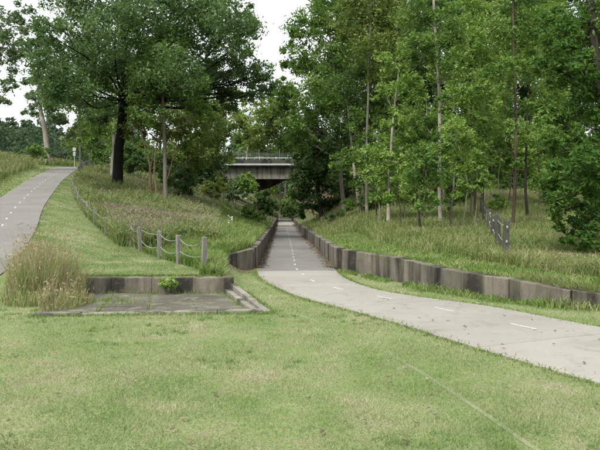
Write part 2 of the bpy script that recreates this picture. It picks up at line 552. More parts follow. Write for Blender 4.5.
for nm, arr in (('litter', lit), ('rough_grass', rgh)):
    at = ground.data.attributes.new(nm, 'FLOAT', 'POINT')
    at.data.foreach_set('value', np.asarray(arr, dtype=np.float32))

# ------------------------------------------------------------------ paths
def strip(A, B, zoff, thick, cols=4, crown=0.0):
    """a slab of paving between two edge lines that follows the ground"""
    n = len(A)
    t = np.linspace(0, 1, cols + 1)
    XY = A[:, None] * (1 - t)[None, :, None] + B[:, None] * t[None, :, None]
    z = ZP(XY[..., 0], XY[..., 1]) + zoff + crown * (1 - (2 * t - 1) ** 2)[None]
    top = np.concatenate([XY, z[..., None]], -1).reshape(-1, 3)
    bot = top.copy(); bot[:, 2] -= thick
    c1 = cols + 1
    i, j = np.meshgrid(np.arange(n - 1), np.arange(cols), indexing='ij')
    q = i * c1 + j
    Fs = [np.stack([q, q + c1, q + c1 + 1, q + 1], -1).reshape(-1, 4)]
    m = n * c1
    ring = list(range(0, c1)) + [k * c1 + cols for k in range(1, n)] + [(n - 1) * c1 + k for k in range(cols - 1, -1, -1)] + [k * c1 for k in range(n - 2, 0, -1)]
    Fs.append(np.array([(a, b, b + m, a + m) for a, b in zip(ring, ring[1:] + ring[:1])]))
    return np.concatenate([top, bot]), Fs

ZP = lambda x, y: z_floor(y)
V_, F_ = strip(PL, PR, -.012, .05)
path = tag(mesh_np('footpath', V_, F_, DARKSOIL), kind='structure')
# concrete bays with sawn joints
sl_ = np.concatenate([[0], np.cumsum(np.linalg.norm(np.diff(PC, axis=0), axis=1))])
def at_s(L, s): return np.stack([np.interp(s, sl_, L[:, 0]), np.interp(s, sl_, L[:, 1])], -1)
s0, bay = 0.0, 3.6
while s0 < sl_[-1] - .1:
    s1 = min(s0 + bay, sl_[-1])
    ss = np.linspace(s0 + .004, s1 - .004, 7)
    A, B = at_s(PL, ss), at_s(PR, ss)
    V_, F_ = strip(A, B, .024 + rng.normal(0, .0012), .034, crown=.012)
    b = mesh_np('concrete_bay', V_, F_, PATHD if 19.4 < A[:, 1].mean() < 76 else PATHC, path, smooth=False)  # far bays pale again: open-sky brightness put into their colour
    s0 = s1
s0 = 42.0
while s0 < sl_[-1] - 1:
    ss = np.linspace(s0, s0 + .5, 4)
    C = at_s(PC, ss)
    T = np.gradient(C, axis=0); T /= np.linalg.norm(T, axis=1)[:, None]
    Nn = np.stack([T[:, 1], -T[:, 0]], 1)
    w = .026 + .004 * rng.random()
    V_, F_ = strip(C + Nn * -w, C + Nn * w, .0385, .003, cols=1)
    mesh_np('painted_dash', V_, F_, PAINT, path)
    s0 += 1.75

ZP = lambda x, y: z_lpath(y) * sstep(12.5, 16.5, y) + (H(x, y) + .01) * (1 - sstep(12.5, 16.5, y))
V_, F_ = strip(LP_L, LP_R, .022, .25)
lpath = tag(mesh_np('hillside_path', V_, F_, LPATHC, smooth=False), kind='structure')
for k in range(8, len(LP_R) - 3, 3):
    pa = (LP_L[k] + LP_R[k]) / 2
    t = _t[k]; nn = np.array([-t[1], t[0]])
    s = np.linspace(-.2, .2, 3)[:, None]
    C = pa + t * s
    V_, F_ = strip(C + nn * .028, C - nn * .028, .026, .003, cols=1)
    mesh_np('painted_dash', V_, F_, PAINT, lpath)

# ------------------------------------------------------------------ retaining walls made of panels
def wall(name, label, pts, topf, botf, thick, mat, plen):
    P0 = np.asarray(pts, float)
    s = np.concatenate([[0], np.cumsum(np.linalg.norm(np.diff(P0, axis=0), axis=1))])
    root = empty(name, (*P0[0], float(botf(P0[0][1]))))
    tag(root, label, 'wall')
    org = np.array(root.location)
    a = 0.0
    while a < s[-1] - .05:
        y = np.interp(a, s, P0[:, 1])
        L = plen(y) * (1 + .12 * rng.normal())
        L = float(np.clip(L, .4, 4))
        b = min(a + L, s[-1])
        if s[-1] - b < .3: b = s[-1]
        e0 = np.array([np.interp(a + .003, s, P0[:, k]) for k in (0, 1)])
        e1 = np.array([np.interp(b - .003, s, P0[:, k]) for k in (0, 1)])
        t = (e1 - e0) / np.linalg.norm(e1 - e0)
        nn = np.array([-t[1], t[0]])
        off = rng.normal(0, .004)
        dz0, dz1 = rng.normal(0, .009, 2)
        ch = .010
        prof = []
        for e, dz in ((e0, dz0), (e1, dz1)):
            zt = float(topf(e[1])) + dz
            zb = float(botf(e[1])) - .25
            f, bk = e + nn * (thick / 2 + off), e - nn * (thick / 2 + off * .3)
            prof.append([(*f, zb), (*bk, zb), (*bk, zt - ch), (*(bk + nn * ch), zt), (*(f - nn * ch), zt), (*f, zt - ch)])
        Vp = np.array(prof[0] + prof[1])
        Fq = np.array([(i, (i + 1) % 6, 6 + (i + 1) % 6, 6 + i) for i in range(6)])
        Fh = np.array([(5, 4, 3, 2, 1, 0), (6, 7, 8, 9, 10, 11)])
        mesh_np('panel', Vp, [Fq, Fh], mat, root, origin=org)
        a = b
    return root

ry = np.array([106, 88, 70, 50, 36, 27, 22, 19.6, 18.9, 18, 16.8, 15.7, 14.9, 14, 13, 12.1, 11.4, 10.9, 10.5, 10.0, 9.65, 9.4])
rw = smooth_line(np.stack([x_rwall(ry), ry], 1), 160)
wall('retaining_wall', 'long dark stained concrete retaining wall curving along the right of the cutting path', rw, top_rwall, z_floor, .24, WALLC,
     lambda y: 1.0 if y < 24 else (1.6 if y < 45 else 3.2))
ly = np.array([106, 88, 70, 50, 36, 27, 22, 20, 19.3])
lw = np.concatenate([np.stack([x_lwall(ly), ly], 1), [(-1.5, 18.85), (-1.72, 18.55), (-2.12, 18.12)]])
wall('retaining_wall', 'weathered concrete retaining wall on the left of the cutting path, below the bank', lw[::-1], top_lwall, z_floor, .2, WALLC,
     lambda y: .9 if y < 24 else (1.6 if y < 45 else 3.2))

# ------------------------------------------------------------------ old loading slab in the lawn
pit = empty('loading_slab', (-2.8, 11.5, float(z_floor(11.5))))
tag(pit, 'old mossy concrete slab set into the lawn with a low back wall and right kerb', 'slab')
org = np.array(pit.location)
def quad_slab(c4, zt, zb, name, mat, ch=.012, par=pit, orgn=org):
    """prism over four ground points, zt = top heights for each"""
    c4 = np.asarray(c4, float); m = c4.mean(0)
    inner = c4 + (m - c4) / np.linalg.norm(m - c4, axis=1)[:, None] * ch * 1.4
    zt = np.broadcast_to(zt, 4); zb = np.broadcast_to(zb, 4)
    Vp = np.concatenate([np.c_[c4, zb], np.c_[c4, zt - ch], np.c_[inner, zt]])
    Fq = [(3, 2, 1, 0)]
    for k in (0, 4):
        for i in range(4):
            j = (i + 1) % 4
            Fq.append((k + i, k + j, k + 4 + j, k + 4 + i))
    Fq.append((8, 9, 10, 11))
    return mesh_np(name, Vp, np.array(Fq), mat, par, origin=orgn)
A0, A1 = np.array([-4.15, 9.98]), np.array([-.82, 10.3])     # front of the floor
B0, B1 = np.array([-4.7, 13.08]), np.array([-1.6, 13.08])     # back of the floor
rowcut = [0, .32, .66, 1]
for r in range(3):
    for c in range(4):
        e = .003
        u0, u1, v0, v1 = c / 4, (c + 1) / 4, rowcut[r], rowcut[r + 1]
        f = lambda u, v: (A0 * (1 - u) + A1 * u) * (1 - v) + (B0 * (1 - u) + B1 * u) * v
        pts = [f(u0, v0), f(u1, v0), f(u1, v1), f(u0, v1)]
        cen = sum(pts) / 4
        pts = [p + (cen - p) / np.linalg.norm(cen - p) * e for p in pts]
        zt = np.array([float(z_floor(p[1])) for p in pts]) - .028 + rng.normal(0, .002)
        quad_slab(pts, zt, zt - .12, 'floor_slab', SLABC, .003)
wx = np.linspace(-4.85, -1.42, 5)
for k in range(4):
    quad_slab([(wx[k] + .005, 13.1), (wx[k + 1] - .005, 13.1), (wx[k + 1] - .005, 13.32), (wx[k] + .005, 13.32)],
              -.048 + rng.normal(0, .004), -.55, 'back_wall_panel', WALLC, .015)
# right kerb: an upper beam and a lower step beside it
ka, kb = np.array([-1.47, 13.08]), np.array([-.60, 10.1])
kd = (kb - ka) / np.linalg.norm(kb - ka); kn = np.array([-kd[1], kd[0]])
if kn[0] < 0: kn = -kn
za, zb_ = float(z_floor(13.1)), float(z_floor(10.1))
nk = 3
for k in range(nk):
    p0, p1 = ka + (kb - ka) * (k / nk) + kd * .006, ka + (kb - ka) * ((k + 1) / nk) - kd * .006
    z0, z1 = za + (zb_ - za) * k / nk, za + (zb_ - za) * (k + 1) / nk
    h0, h1 = .17 - .13 * k / nk, .17 - .13 * (k + 1) / nk
    quad_slab([p0, p1, p1 + kn * .11, p0 + kn * .11], np.array([z0 + h0, z1 + h1, z1 + h1, z0 + h0]), min(z0, z1) - .3, 'kerb_stone', KERBC, .012)
    quad_slab([p0 - kn * .12, p1 - kn * .12, p1 - kn * .012, p0 - kn * .012], np.array([z0 + .06 - .05 * k / nk, z1 + .06 - .05 * (k + 1) / nk, z1 + .06 - .05 * (k + 1) / nk, z0 + .06 - .05 * k / nk]), min(z0, z1) - .3, 'kerb_step', KERBC, .012)
fx = np.linspace(-4.25, -.62, 6)
for k in range(5):
    yy = lambda x: 9.78 + (x + 4.75) / 4.13 * .34
    a, b = fx[k] + .006, fx[k + 1] - .006
    zt = float(z_floor(9.9)) + .028 + rng.normal(0, .004)
    quad_slab([(a, yy(a)), (b, yy(b)), (b, yy(b) + .17), (a, yy(a) + .17)], zt, zt - .3, 'front_kerb_stone', KERBC, .012)

# flush kerb line running through the lawn
kx = smooth_line([(-.05, 10.0), (.55, 8.6), (.95, 7.35), (1.25, 6.1), (1.42, 5.2), (1.56, 4.3), (1.75, 3.2), (2.0, 1.8)], 9)
ek = empty('edging_kerb', (float(kx[4][0]), float(kx[4][1]), float(z_floor(kx[4][1]))))
tag(ek, 'narrow pale kerb line sunk in the mown lawn, running toward the viewer', 'kerb')
orge = np.array(ek.location)
for k in range(8):
    a, b = kx[k], kx[k + 1]
    t = (b - a) / np.linalg.norm(b - a); nn = np.array([-t[1], t[0]]) * .024
    a, b = a + t * .006, b - t * .006
    za, zb2 = float(z_floor(a[1])) + .001, float(z_floor(b[1])) + .001
    quad_slab([a - nn, b - nn, b + nn, a + nn], np.array([za, zb2, zb2, za]), min(za, zb2) - .2, 'kerb_stone', PALEK, .008, ek, orge)

# ------------------------------------------------------------------ bridge over the cutting
BY = 90.0
br = empty('road_bridge', (-4, BY, 4.0))
tag(br, 'grey concrete road bridge crossing the cutting behind the trees', 'bridge')
bo = np.array(br.location)
def bpart(name, boxes, mat):
    m = MB()
    for (x0, x1, y0, y1, z0, z1) in boxes:
        m.box(((x0 + x1) / 2, (y0 + y1) / 2, z0), (x1 - x0, y1 - y0, z1 - z0), 0, .02)
    return m.build(name, mat, br, origin=bo)
for k, yy in enumerate((BY, BY + 3.2, BY + 6.4, BY + 9.6)):
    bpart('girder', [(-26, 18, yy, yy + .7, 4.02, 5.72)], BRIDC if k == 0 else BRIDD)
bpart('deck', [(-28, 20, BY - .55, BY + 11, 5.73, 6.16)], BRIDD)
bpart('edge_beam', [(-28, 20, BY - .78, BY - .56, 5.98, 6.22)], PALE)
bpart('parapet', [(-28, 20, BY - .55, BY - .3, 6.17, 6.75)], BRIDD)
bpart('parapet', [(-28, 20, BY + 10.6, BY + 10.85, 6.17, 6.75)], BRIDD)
bpart('guard_rail', [(-28, 20, BY - .62, BY - .56, 6.98, 7.1)], PALE)
for x in np.arange(-27.5, 20, 2.4):
    bpart('rail_post', [(x, x + .1, BY - .5, BY - .4, 6.76, 7.2)], WHITE)
for x in np.arange(-27, 20, 3.0):
    bpart('fence_post', [(x, x + .07, BY + .1, BY + .17, 6.17, 8.35)], DULL)
mw = MB()
for z in np.arange(7.2, 7.9, .18):
    mw.tube([(-27, BY + .13, z), (20, BY + .13, z)], .012, 4)
for x in np.arange(-27, 20, .3):
    mw.tube([(x, BY + .13, 7.1), (x, BY + .13, 7.9)], .010, 4)
mw.build('mesh_fence', DULL, br, origin=bo)
# abutment slope shade put in as a dark haunched form, abutments at both ends
hx = np.linspace(-11.5, -2.0, 14)
prof = np.interp(hx, [-11.6, -6.6, -5.4, -4.2, -3.2, -2.0], [2.2, 2.3, 2.55, 3.0, 3.5, 4.0])
m = MB()
for yy, in ((BY + 4.4,), ):
    Vh = np.concatenate([np.c_[hx, np.full(14, yy), prof], np.c_[hx, np.full(14, yy + 1.2), prof],
                         np.c_[hx, np.full(14, yy), np.full(14, 4.3)], np.c_[hx, np.full(14, yy + 1.2), np.full(14, 4.3)]])
    Fh = []
    for i in range(13):
        Fh += [(i, i + 1, 29 + i, 28 + i), (14 + i + 1, 14 + i, 42 + i, 43 + i), (i + 1, i, 14 + i, 15 + i)]
    m.add(Vh, Fh)
m.build('shaded_slope_form', BRIDD, br, origin=bo)
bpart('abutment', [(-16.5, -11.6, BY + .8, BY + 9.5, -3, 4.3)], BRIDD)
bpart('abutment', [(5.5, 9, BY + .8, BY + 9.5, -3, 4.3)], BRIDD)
for yy in (BY + 1.2,):
    bpart('pier', [(-15.6, -15.0, BY - .3, BY + .3, 1, 4.01)], BRIDC)

# ------------------------------------------------------------------ fences
def swag(a, b, sag, n=9):
    t = np.linspace(0, 1, n)
    p = a[None] * (1 - t)[:, None] + b[None] * t[:, None]
    p[:, 2] -= sag * 4 * t * (1 - t)
    return p
def fence(name, label, posts, h, w, mat, levels, sag, cable_r, brk=False, cable=True):
    pts = [np.array([x, y, float(H(x, y))]) for x, y in posts]
    root = empty(name, pts[0])
    tag(root, label, 'fence')
    o_ = np.array(root.location)
    heads = []
    for i, p in enumerate(pts):
        m = MB()
        hh = h * (1 + .05 * rng.normal())
        d = pts[min(i + 1, len(pts) - 1)] - pts[max(i - 1, 0)]
        tl = rng.normal(0, .03, 2)
        m.box(p - np.array([0, 0, .25]), (w, w, hh + .25), math.atan2(d[1], d[0]) + rng.normal(0, .06), .014, .96, tl)
        ob = m.build('post', mat, root, origin=o_)
        hd = [p + np.array([tl[0] * hh * l, tl[1] * hh * l, hh * l]) for l in levels]
        heads.append(hd)
        if brk:
            for q in hd:
                mb = MB()
                mb.box(q + np.array([0, -w / 2 - .012, -.03]), (.035, .02, .05), 0, .004)
                mb.build('cable_bracket', PALE, ob, origin=o_)
    if cable:
        for a, b in zip(heads, heads[1:]):
            for qa, qb in zip(a, b):
                m = MB()
                m.tube(swag(qa, qb, sag * (1 + .3 * rng.normal())), cable_r, 5)
                m.build('cable', ROPE, root, smooth=True, origin=o_)
    return root
fence('bollard_fence', 'short grey timber post fence with two drooping cables above the old slab',
      [(-2.18, 14.0), (-3.02, 15.5), (-3.78, 16.7), (-4.72, 18.4), (-5.35, 19.6)], .74, .10, TIMBER, (.88, .45), .10, .008)
fence('post_fence', 'dark timber posts with white brackets climbing the grass bank on the right',
      [(4.95, 15.0), (5.45, 17.0), (6.05, 19.5), (6.97, 22.9), (8.33, 28), (9.98, 34), (11.7, 40)], 1.0, .15, TIMBERD, (.85, .5), .05, .008, brk=True)
fy = [21.5, 23.4, 25.3, 27.2, 29.2, 31.2, 33.3, 35.5, 38]
fence('cable_fence', 'grey posts and wires along the edge of the weeds beside the sloping lawn',
      [(float(x_lawn(y)) + .1, y) for y in fy], .62, .085, TIMBER, (.88, .5), .05, .006)
fence('verge_fence', 'small dark posts beside the hillside path near its crest',
      [(float(x_lpath(y)) + .75, y) for y in (44, 46.5, 49, 51.5, 54.5)], .8, .2, TIMBERD, (.8,), .05, .008, cable=False)

# sign and pole near the crest of the hillside path
g0 = G(74.5, 56)
sg = empty('path_sign', g0)
tag(sg, 'small white sign on a thin post beside the hillside path crest', 'sign')
m = MB(); m.tube([(g0[0], g0[1], g0[2] - .2), (g0[0], g0[1], g0[2] + 1.75)], .035, 8); m.build('post', STEEL, sg, origin=g0)
m = MB(); m.box((g0[0], g0[1] - .05, g0[2] + 1.0), (.2, .02, .36), 0, .005); m.build('sign_plate', STEEL, sg, origin=g0)
m = MB(); m.box((g0[0], g0[1] - .05, g0[2] + 1.45), (.3, .02, .3), 0, .005); m.build('sign_plate', PALE, sg, origin=g0)
g0 = G(80, 64)
pl = empty('utility_pole', g0)
tag(pl, 'tall pale grey pole standing behind the small sign at the path crest', 'pole')
m = MB(); m.tube([(g0[0], g0[1], g0[2] - .3), (g0[0], g0[1], g0[2] + 4), (g0[0], g0[1], g0[2] + 8.5)], [.10, .09, .08], 10); m.build('shaft', TIMBER, pl, smooth=True, origin=g0)
m = MB(); m.box((g0[0], g0[1] - .1, g0[2] + 8.0), (1.6, .1, .12), 0, .01); m.build('cross_arm', TIMBER, pl, origin=g0)

# ------------------------------------------------------------------ foliage
def leaves(C, L, w, droop, r):
    """diamond leaves, slightly folded: V (n*4,3), F (n,4)"""
    n = len(C)
    L = np.broadcast_to(L, (n,)) * (.65 + .7 * r.random(n))
    D = r.normal(size=(n, 3))
    D /= np.linalg.norm(D, axis=1)[:, None]
    D[:, 2] = D[:, 2] * (1 - droop) - droop * 1.1
    D /= np.linalg.norm(D, axis=1)[:, None]
    S = np.cross(D, r.normal(size=(n, 3)))
    S /= np.linalg.norm(S, axis=1)[:, None] + 1e-9
    U = np.cross(S, D)
    hw = (L * w / 2)[:, None]
    a = C - D * (L / 2)[:, None]
    b = C + D * (L / 2)[:, None]
    f = U * (L * .07)[:, None]
    m0 = C - D * (L * .08)[:, None]
    V = np.stack([a, m0 - S * hw + f, b, m0 + S * hw + f], 1).reshape(-1, 3)
    Fq = np.arange(n * 4).reshape(n, 4)
    return V, Fq

def blob_points(c, rad, n, r, clump):
    """leaf positions gathered in clumps through an ellipsoid; returns points and clump centres"""
    k = max(5, int(n / clump))
    u = r.normal(size=(k, 3)); u /= np.linalg.norm(u, axis=1)[:, None]
    rr = (.35 + .65 * r.random(k) ** .6)[:, None]
    cc = u * rr
    cc[:, 2] += .12 * (1 - cc[:, 0] ** 2 - cc[:, 1] ** 2)
    cc = c + cc * rad
    wts = .4 + r.random(k)
    idx = r.choice(k, n, p=wts / wts.sum())
    sg = rad.mean() * (.11 + .13 * r.random(k))
    g = r.normal(size=(n, 3)) * np.array([1, 1, .75])
    p = cc[idx] + g * sg[idx][:, None]
    p[:, 2] -= .25 * np.abs(g[:, 0]) * sg[idx]
    return p, cc

TRI = [0]
def tree(name, label, d, trunk, r0, r1, bark, blobs, leaf, group=None, dens=1.0, lpx=3.7, droop=.3, lw=.38, clump=60, low=.28, seed=None, cat='tree', stems=None, minL=.10):
    """trunk: photo points of the stem from the ground up, at distance d; blobs: (px, py, rx, ry[, distance offset])"""
    r = np.random.default_rng(seed if seed is not None else int(abs(trunk[0][0]) * 7 + d * 31 + trunk[0][1]))
    base = G(trunk[0][0], d)
    root = empty(name, base)
    tag(root, label, cat, group)
    m = MB()
    allstems = [trunk] + (stems or [])
    lines = []
    for si, st in enumerate(allstems):
        b = G(st[0][0], d + (0 if si == 0 else r.normal() * .5))
        pts = [b - np.array([0, 0, .15])]
        for (px, py) in st[1:]:
            q = P(px, py, b[1] + r.normal() * .15)
            pts.append(q)
        n = 16
        T = smooth_line(np.array(pts), n)
        T[2:, :2] += np.cumsum(r.normal(0, .012 * (d / 40 + .5), (n - 2, 2)), 0)
        s = np.linspace(0, 1, n)
        R = (r0 + (r1 - r0) * s) * (1 if si == 0 else .75)
        R[0] *= 1.2; R[1] *= 1.05
        m.tube(T, R, 9)
        lines.append((T, R))
    VV, FF, off = [], [], 0
    L = max(minL, lpx * d / F)
    for bi, bl in enumerate(blobs):
        px, py, rx, ry = bl[:4]
        ext = (max(b[0] for b in blobs) - min(b[0] for b in blobs)) / F * d
        dd = bl[4] if len(bl) > 4 else float(np.clip(r.normal() * .22 * max(ext, 2), -ext * .4 - 1, ext * .4 + 1))
        c = P(px, py, d + dd)
        rad = np.array([rx / F * d, (rx + ry) / 2 / F * d, ry / F * d])
        n = int(dens * 3.9 * math.pi * rx * ry * 2.9 / (.5 * (lpx * 1.7) ** 2 * lw))
        n = max(n, 60)
        p, cc = blob_points(c, rad, n, r, clump)
        V, Fq = leaves(p, L, lw, droop, r)
        VV.append(V); FF.append(Fq + off); off += len(V)
        # limb to the blob
        T, R = lines[bi % len(lines)]
        hd = np.linalg.norm(c[:2] - T[-1][:2])
        zs = np.clip(c[2] - .55 * hd - .4 * rad[2], T[0][2] + low * (T[-1][2] - T[0][2]), T[-1][2])
        k = int(np.argmin(np.abs(T[:, 2] - zs)))
        k = min(max(k, 3), len(T) - 1)
        st = T[k]
        dist = np.linalg.norm(c - st)
        if dist > .3:
            mid = st * .5 + c * .5 + np.array([0, 0, -.06 * dist]) + r.normal(size=3) * .05 * dist
            LN = smooth_line(np.array([st, mid, c]), 9)
            lr = min(R[k] * .36, .009 * dist + .014)
            m.tube(LN, np.linspace(lr, lr * .3, 9), 6)
            for q in cc[r.permutation(len(cc))[:5]]:
                kk = int(r.integers(4, 9))
                e = LN[kk]
                mm = (e + q) / 2 + r.normal(size=3) * .06 * np.linalg.norm(q - e)
                m.tube(smooth_line(np.array([e, mm, q]), 6), np.linspace(lr * .32, lr * .1, 6), 4, cap=False)
    m.build('trunk', BARK[bark], root, smooth=True, origin=base)
    TRI[0] += off // 2
    mesh_np('crown', np.concatenate(VV), np.concatenate(FF), LEAF[leaf], root, origin=base)
    return root

# --- left side
tree('ironbark_tree', 'large old tree with a thick black trunk beside the hillside path', 38,
     [(117, 182), (119, 150), (122, 115), (125, 62), (123, 15), (120, -40)], .33, .15, 'black',
     [(105, 55, 34, 30), (70, 42, 30, 26), (52, 75, 24, 20), (88, 92, 26, 20), (150, 18, 36, 28), (195, 35, 38, 28), (232, 28, 22, 26), (218, 72, 26, 16),
      (172, 70, 30, 22), (95, 8, 36, 22), (245, 62, 16, 18), (128, 105, 22, 14), (150, -30, 50, 25), (215, -15, 36, 22), (75, -2, 30, 20), (262, 75, 12, 14), (232, 92, 14, 10), (60, 100, 22, 14), (190, 5, 30, 22), (130, 65, 26, 22), (115, 30, 28, 22), (200, 62, 24, 16), (150, 90, 24, 14), (98, 118, 16, 10), (40, 52, 16, 16), (252, 95, 12, 12), (238, 50, 16, 16), (85, 65, 26, 20), (70, 85, 24, 16), (50, 35, 18, 16), (266, 90, 12, 12), (205, 88, 22, 13), (226, 104, 18, 11), (188, 102, 20, 11), (252, 78, 14, 12), (246, 20, 14, 16), (170, 40, 30, 22), (212, 20, 26, 20)],
     'ironbark', dens=.85, droop=.5, seed=3, low=.42)
tree('gum_tree', 'pale trunked gum in the field left of the hillside path', 62,
     [(48, 157), (47, 140), (43, 118), (40, 92), (42, 70)], .30, .12, 'pale',
     [(44, 96, 18, 15), (30, 112, 8, 7), (56, 112, 14, 10), (50, 75, 18, 16), (68, 128, 14, 12), (36, 84, 12, 10), (34, 100, 11, 9), (58, 98, 14, 12)], 'grey', dens=.8, seed=4)
tree('gum_tree', 'sparse leaning gum at the left edge of the view, crown against the sky', 46,
     [(-32, 172), (-28, 120), (-20, 60), (-8, 10)], .32, .10, 'pale',
     [(6, 28, 18, 18), (2, 62, 17, 16), (16, 82, 12, 11), (2, 98, 10, 9), (-20, 40, 20, 24), (22, 14, 13, 11), (22, 50, 11, 10), (12, 44, 15, 13), (30, 30, 10, 10)], 'grey', dens=.75, seed=5)
tree('gum_tree', 'slim pale trunk right behind the black trunked tree', 47,
     [(112, 168), (113, 135), (114, 100), (113, 70)], .17, .07, 'pale',
     [(100, 122, 22, 16), (124, 118, 18, 14), (106, 95, 24, 18), (92, 140, 16, 10)], 'mid', dens=.8, seed=6)
tree('slender_tree', 'straight grey slender tree with a round green crown left of the bridge', 35,
     [(166, 193), (165, 150), (164, 100), (163, 45)], .13, .05, 'grey',
     [(163, 72, 30, 20), (143, 88, 22, 15), (188, 86, 24, 17), (165, 48, 24, 17), (200, 105, 18, 14), (148, 112, 18, 12)], 'mid', dens=.95, seed=7)
tree('multistem_tree', 'clump of thin leaning pale stems beside the slender grey tree', 37,
     [(152, 190), (149, 165), (143, 145), (138, 122)], .075, .03, 'tan',
     [(136, 128, 18, 13), (152, 122, 18, 14), (158, 135, 14, 10), (175, 130, 16, 14), (185, 140, 12, 10)], 'olive', dens=.7, seed=8,
     stems=[[(157, 193), (155, 165), (158, 145), (163, 125)], [(147, 186), (150, 165), (152, 140)], [(160, 192), (172, 165), (180, 140)]])
tree('wattle_tree', 'feathery olive tree rising behind the slender grey tree', 52,
     [(186, 182), (187, 160), (189, 120), (192, 90)], .16, .06, 'grey',
     [(188, 118, 24, 20), (205, 135, 22, 18), (178, 145, 18, 16), (210, 105, 20, 16), (196, 155, 20, 14)], 'olive', dens=.9, seed=9)
tree('wattle_tree', 'yellow green tree left of the bridge railing', 66,
     [(222, 178), (223, 160), (226, 130), (228, 100)], .2, .07, 'grey',
     [(224, 118, 18, 18), (236, 134, 14, 12), (214, 138, 14, 14), (232, 100, 14, 12), (220, 152, 16, 8)], 'olive', dens=.9, seed=10)
tree('wattle_tree', 'bright yellow green tree standing beyond the bridge', 112,
     [(246, 175), (247, 150), (249, 130), (250, 112)], .25, .08, 'pale',
     [(248, 118, 15, 14), (256, 132, 13, 12), (240, 134, 13, 12), (262, 142, 9, 8), (247, 146, 14, 8)], 'light', dens=.85, seed=12)
for i, (px, d, ys, lf, lab) in enumerate([
        (132, 68, (70, 95, 118, 140, 158), 'mid', 'green tree filling the gap behind the black trunked tree'), (160, 74, (60, 85, 108, 130, 152), 'olive', 'olive tree behind the thin leaning stems'),
        (214, 60, (128, 142, 156, 168, 178), 'dark', 'dark tree hiding the left end of the bridge'), (280, 108, (98, 116, 134, 148), 'mid', 'green tree beyond the bridge below the bright sky gap'),
        (205, 78, (75, 100, 122, 145, 162), 'mid', 'tree in front of the left end of the bridge'), (90, 76, (80, 102, 122, 142), 'olive', 'olive tree right of the tall pale pole'),
        (268, 104, (108, 122, 140), 'olive', 'olive tree under the sky gap, rising beyond the bridge rail')]):
    r = np.random.default_rng(500 + i)
    tree('backing_tree', lab, d, [(px, 185), (px, 150), (px + 2, 110), (px + 1, ys[0])], .15, .06, 'grey', [(px + r.normal() * 8, y, 17 + 6 * r.random(), 13 + 4 * r.random()) for y in ys], lf, 'trees between the hillside path and the bridge', dens=.8, seed=510 + i)
for i, (px, py, rx, ry, d, lf, lab) in enumerate([
        (286, 143, 14, 12, 130, 'mid', 'round green tree on the far side of the bridge deck, under the sky gap'),
        (270, 150, 10, 9, 150, 'grey', 'hazy grey green tree beyond the bridge left of the sky gap'),
        (300, 132, 14, 14, 170, 'grey', 'distant hillside tree seen just above the bridge railing'),
        (272, 196, 9, 14, 116, 'light', 'light green tree seen through the bridge opening'),
        (289, 200, 7, 14, 128, 'mid', 'small tree beside the far end of the cutting, under the bridge'),
        (262, 202, 8, 16, 120, 'olive', 'olive tree behind the bridge opening on the left bank'),
        (284, 209, 8, 8, 122, 'light', 'light green bush closing the far end of the cutting path'),
        (294, 206, 8, 11, 108, 'dark', 'dark bush at the right end of the far cutting wall')]):
    tree('distant_tree', lab, d, [(px, 205), (px, py + ry * .5), (px + 1, py)], .22, .08, 'grey',
         [(px, py, rx, ry), (px - rx * .5, py + ry * .5, rx * .6, ry * .6), (px + rx * .5, py + ry * .6, rx * .6, ry * .6)], lf, 'trees beyond the bridge', dens=.8, seed=40 + i)

# --- right side
tree('thicket_tree', 'dark dense tree crowding the right wall in front of the bridge', 56,
     [(322, 222), (318, 190), (314, 150), (312, 120)], .22, .08, 'dark',
     [(312, 165, 20, 22), (318, 195, 20, 20), (303, 145, 15, 18), (325, 140, 20, 20), (300, 185, 11, 18), (335, 208, 18, 12), (340, 180, 18, 20), (306, 212, 9, 9), (304, 162, 11, 15), (308, 118, 16, 16), (347, 150, 18, 20), (352, 192, 14, 16), (328, 165, 20, 20)], 'dark', dens=1.1, seed=13)
tree('tall_gum', 'tall gum with a bushy crown right of the sky gap', 50,
     [(344, 222), (341, 170), (336, 100), (330, 30)], .17, .07, 'grey',
     [(308, 28, 20, 18), (332, 16, 24, 20), (298, 62, 15, 18), (325, 62, 28, 22), (312, 98, 24, 20), (340, 100, 24, 22), (290, 92, 9, 12), (348, 50, 22, 22), (298, 118, 16, 14), (285, 60, 9, 12), (345, -12, 26, 18), (288, 112, 10, 12), (283, 88, 10, 12), (278, 105, 9, 9), (292, 40, 9, 10), (300, 140, 14, 14)], 'mid', dens=1.0, seed=14)
tree('white_gum', 'gum with a white leaning trunk at the foot of the right bank', 45,
     [(359, 212), (357, 188), (353, 158), (349, 120), (346, 90)], .13, .06, 'pale',
     [(362, 85, 26, 24), (352, 122, 22, 18), (378, 112, 20, 18), (366, 140, 14, 10), (338, 140, 16, 14)], 'dark', dens=1.0, seed=15)
tree('slender_gum', 'thin straight gum behind the light green tree', 41,
     [(367, 224), (366, 180), (367, 120), (370, 40), (372, -10)], .10, .05, 'grey',
     [(376, 40, 28, 28), (366, 2, 30, 24), (395, 15, 22, 22), (385, 75, 18, 16), (352, 25, 18, 18)], 'olive', dens=1.0, seed=16)
tree('leafy_tree', 'fresh light green leafy tree in the middle of the right bank', 30,
     [(388, 228), (389, 190), (392, 130), (398, 70)], .09, .035, 'pale',
     [(396, 60, 17, 18), (408, 88, 17, 14), (386, 95, 13, 14), (402, 118, 18, 14), (382, 150, 18, 15), (398, 172, 18, 14), (374, 176, 12, 13), (385, 195, 15, 10), (414, 145, 14, 14), (390, 160, 13, 10, -1.2), (391, 200, 12, 8, -1.2), (394, 120, 13, 10, -1.2)], 'light', dens=.95, seed=17)
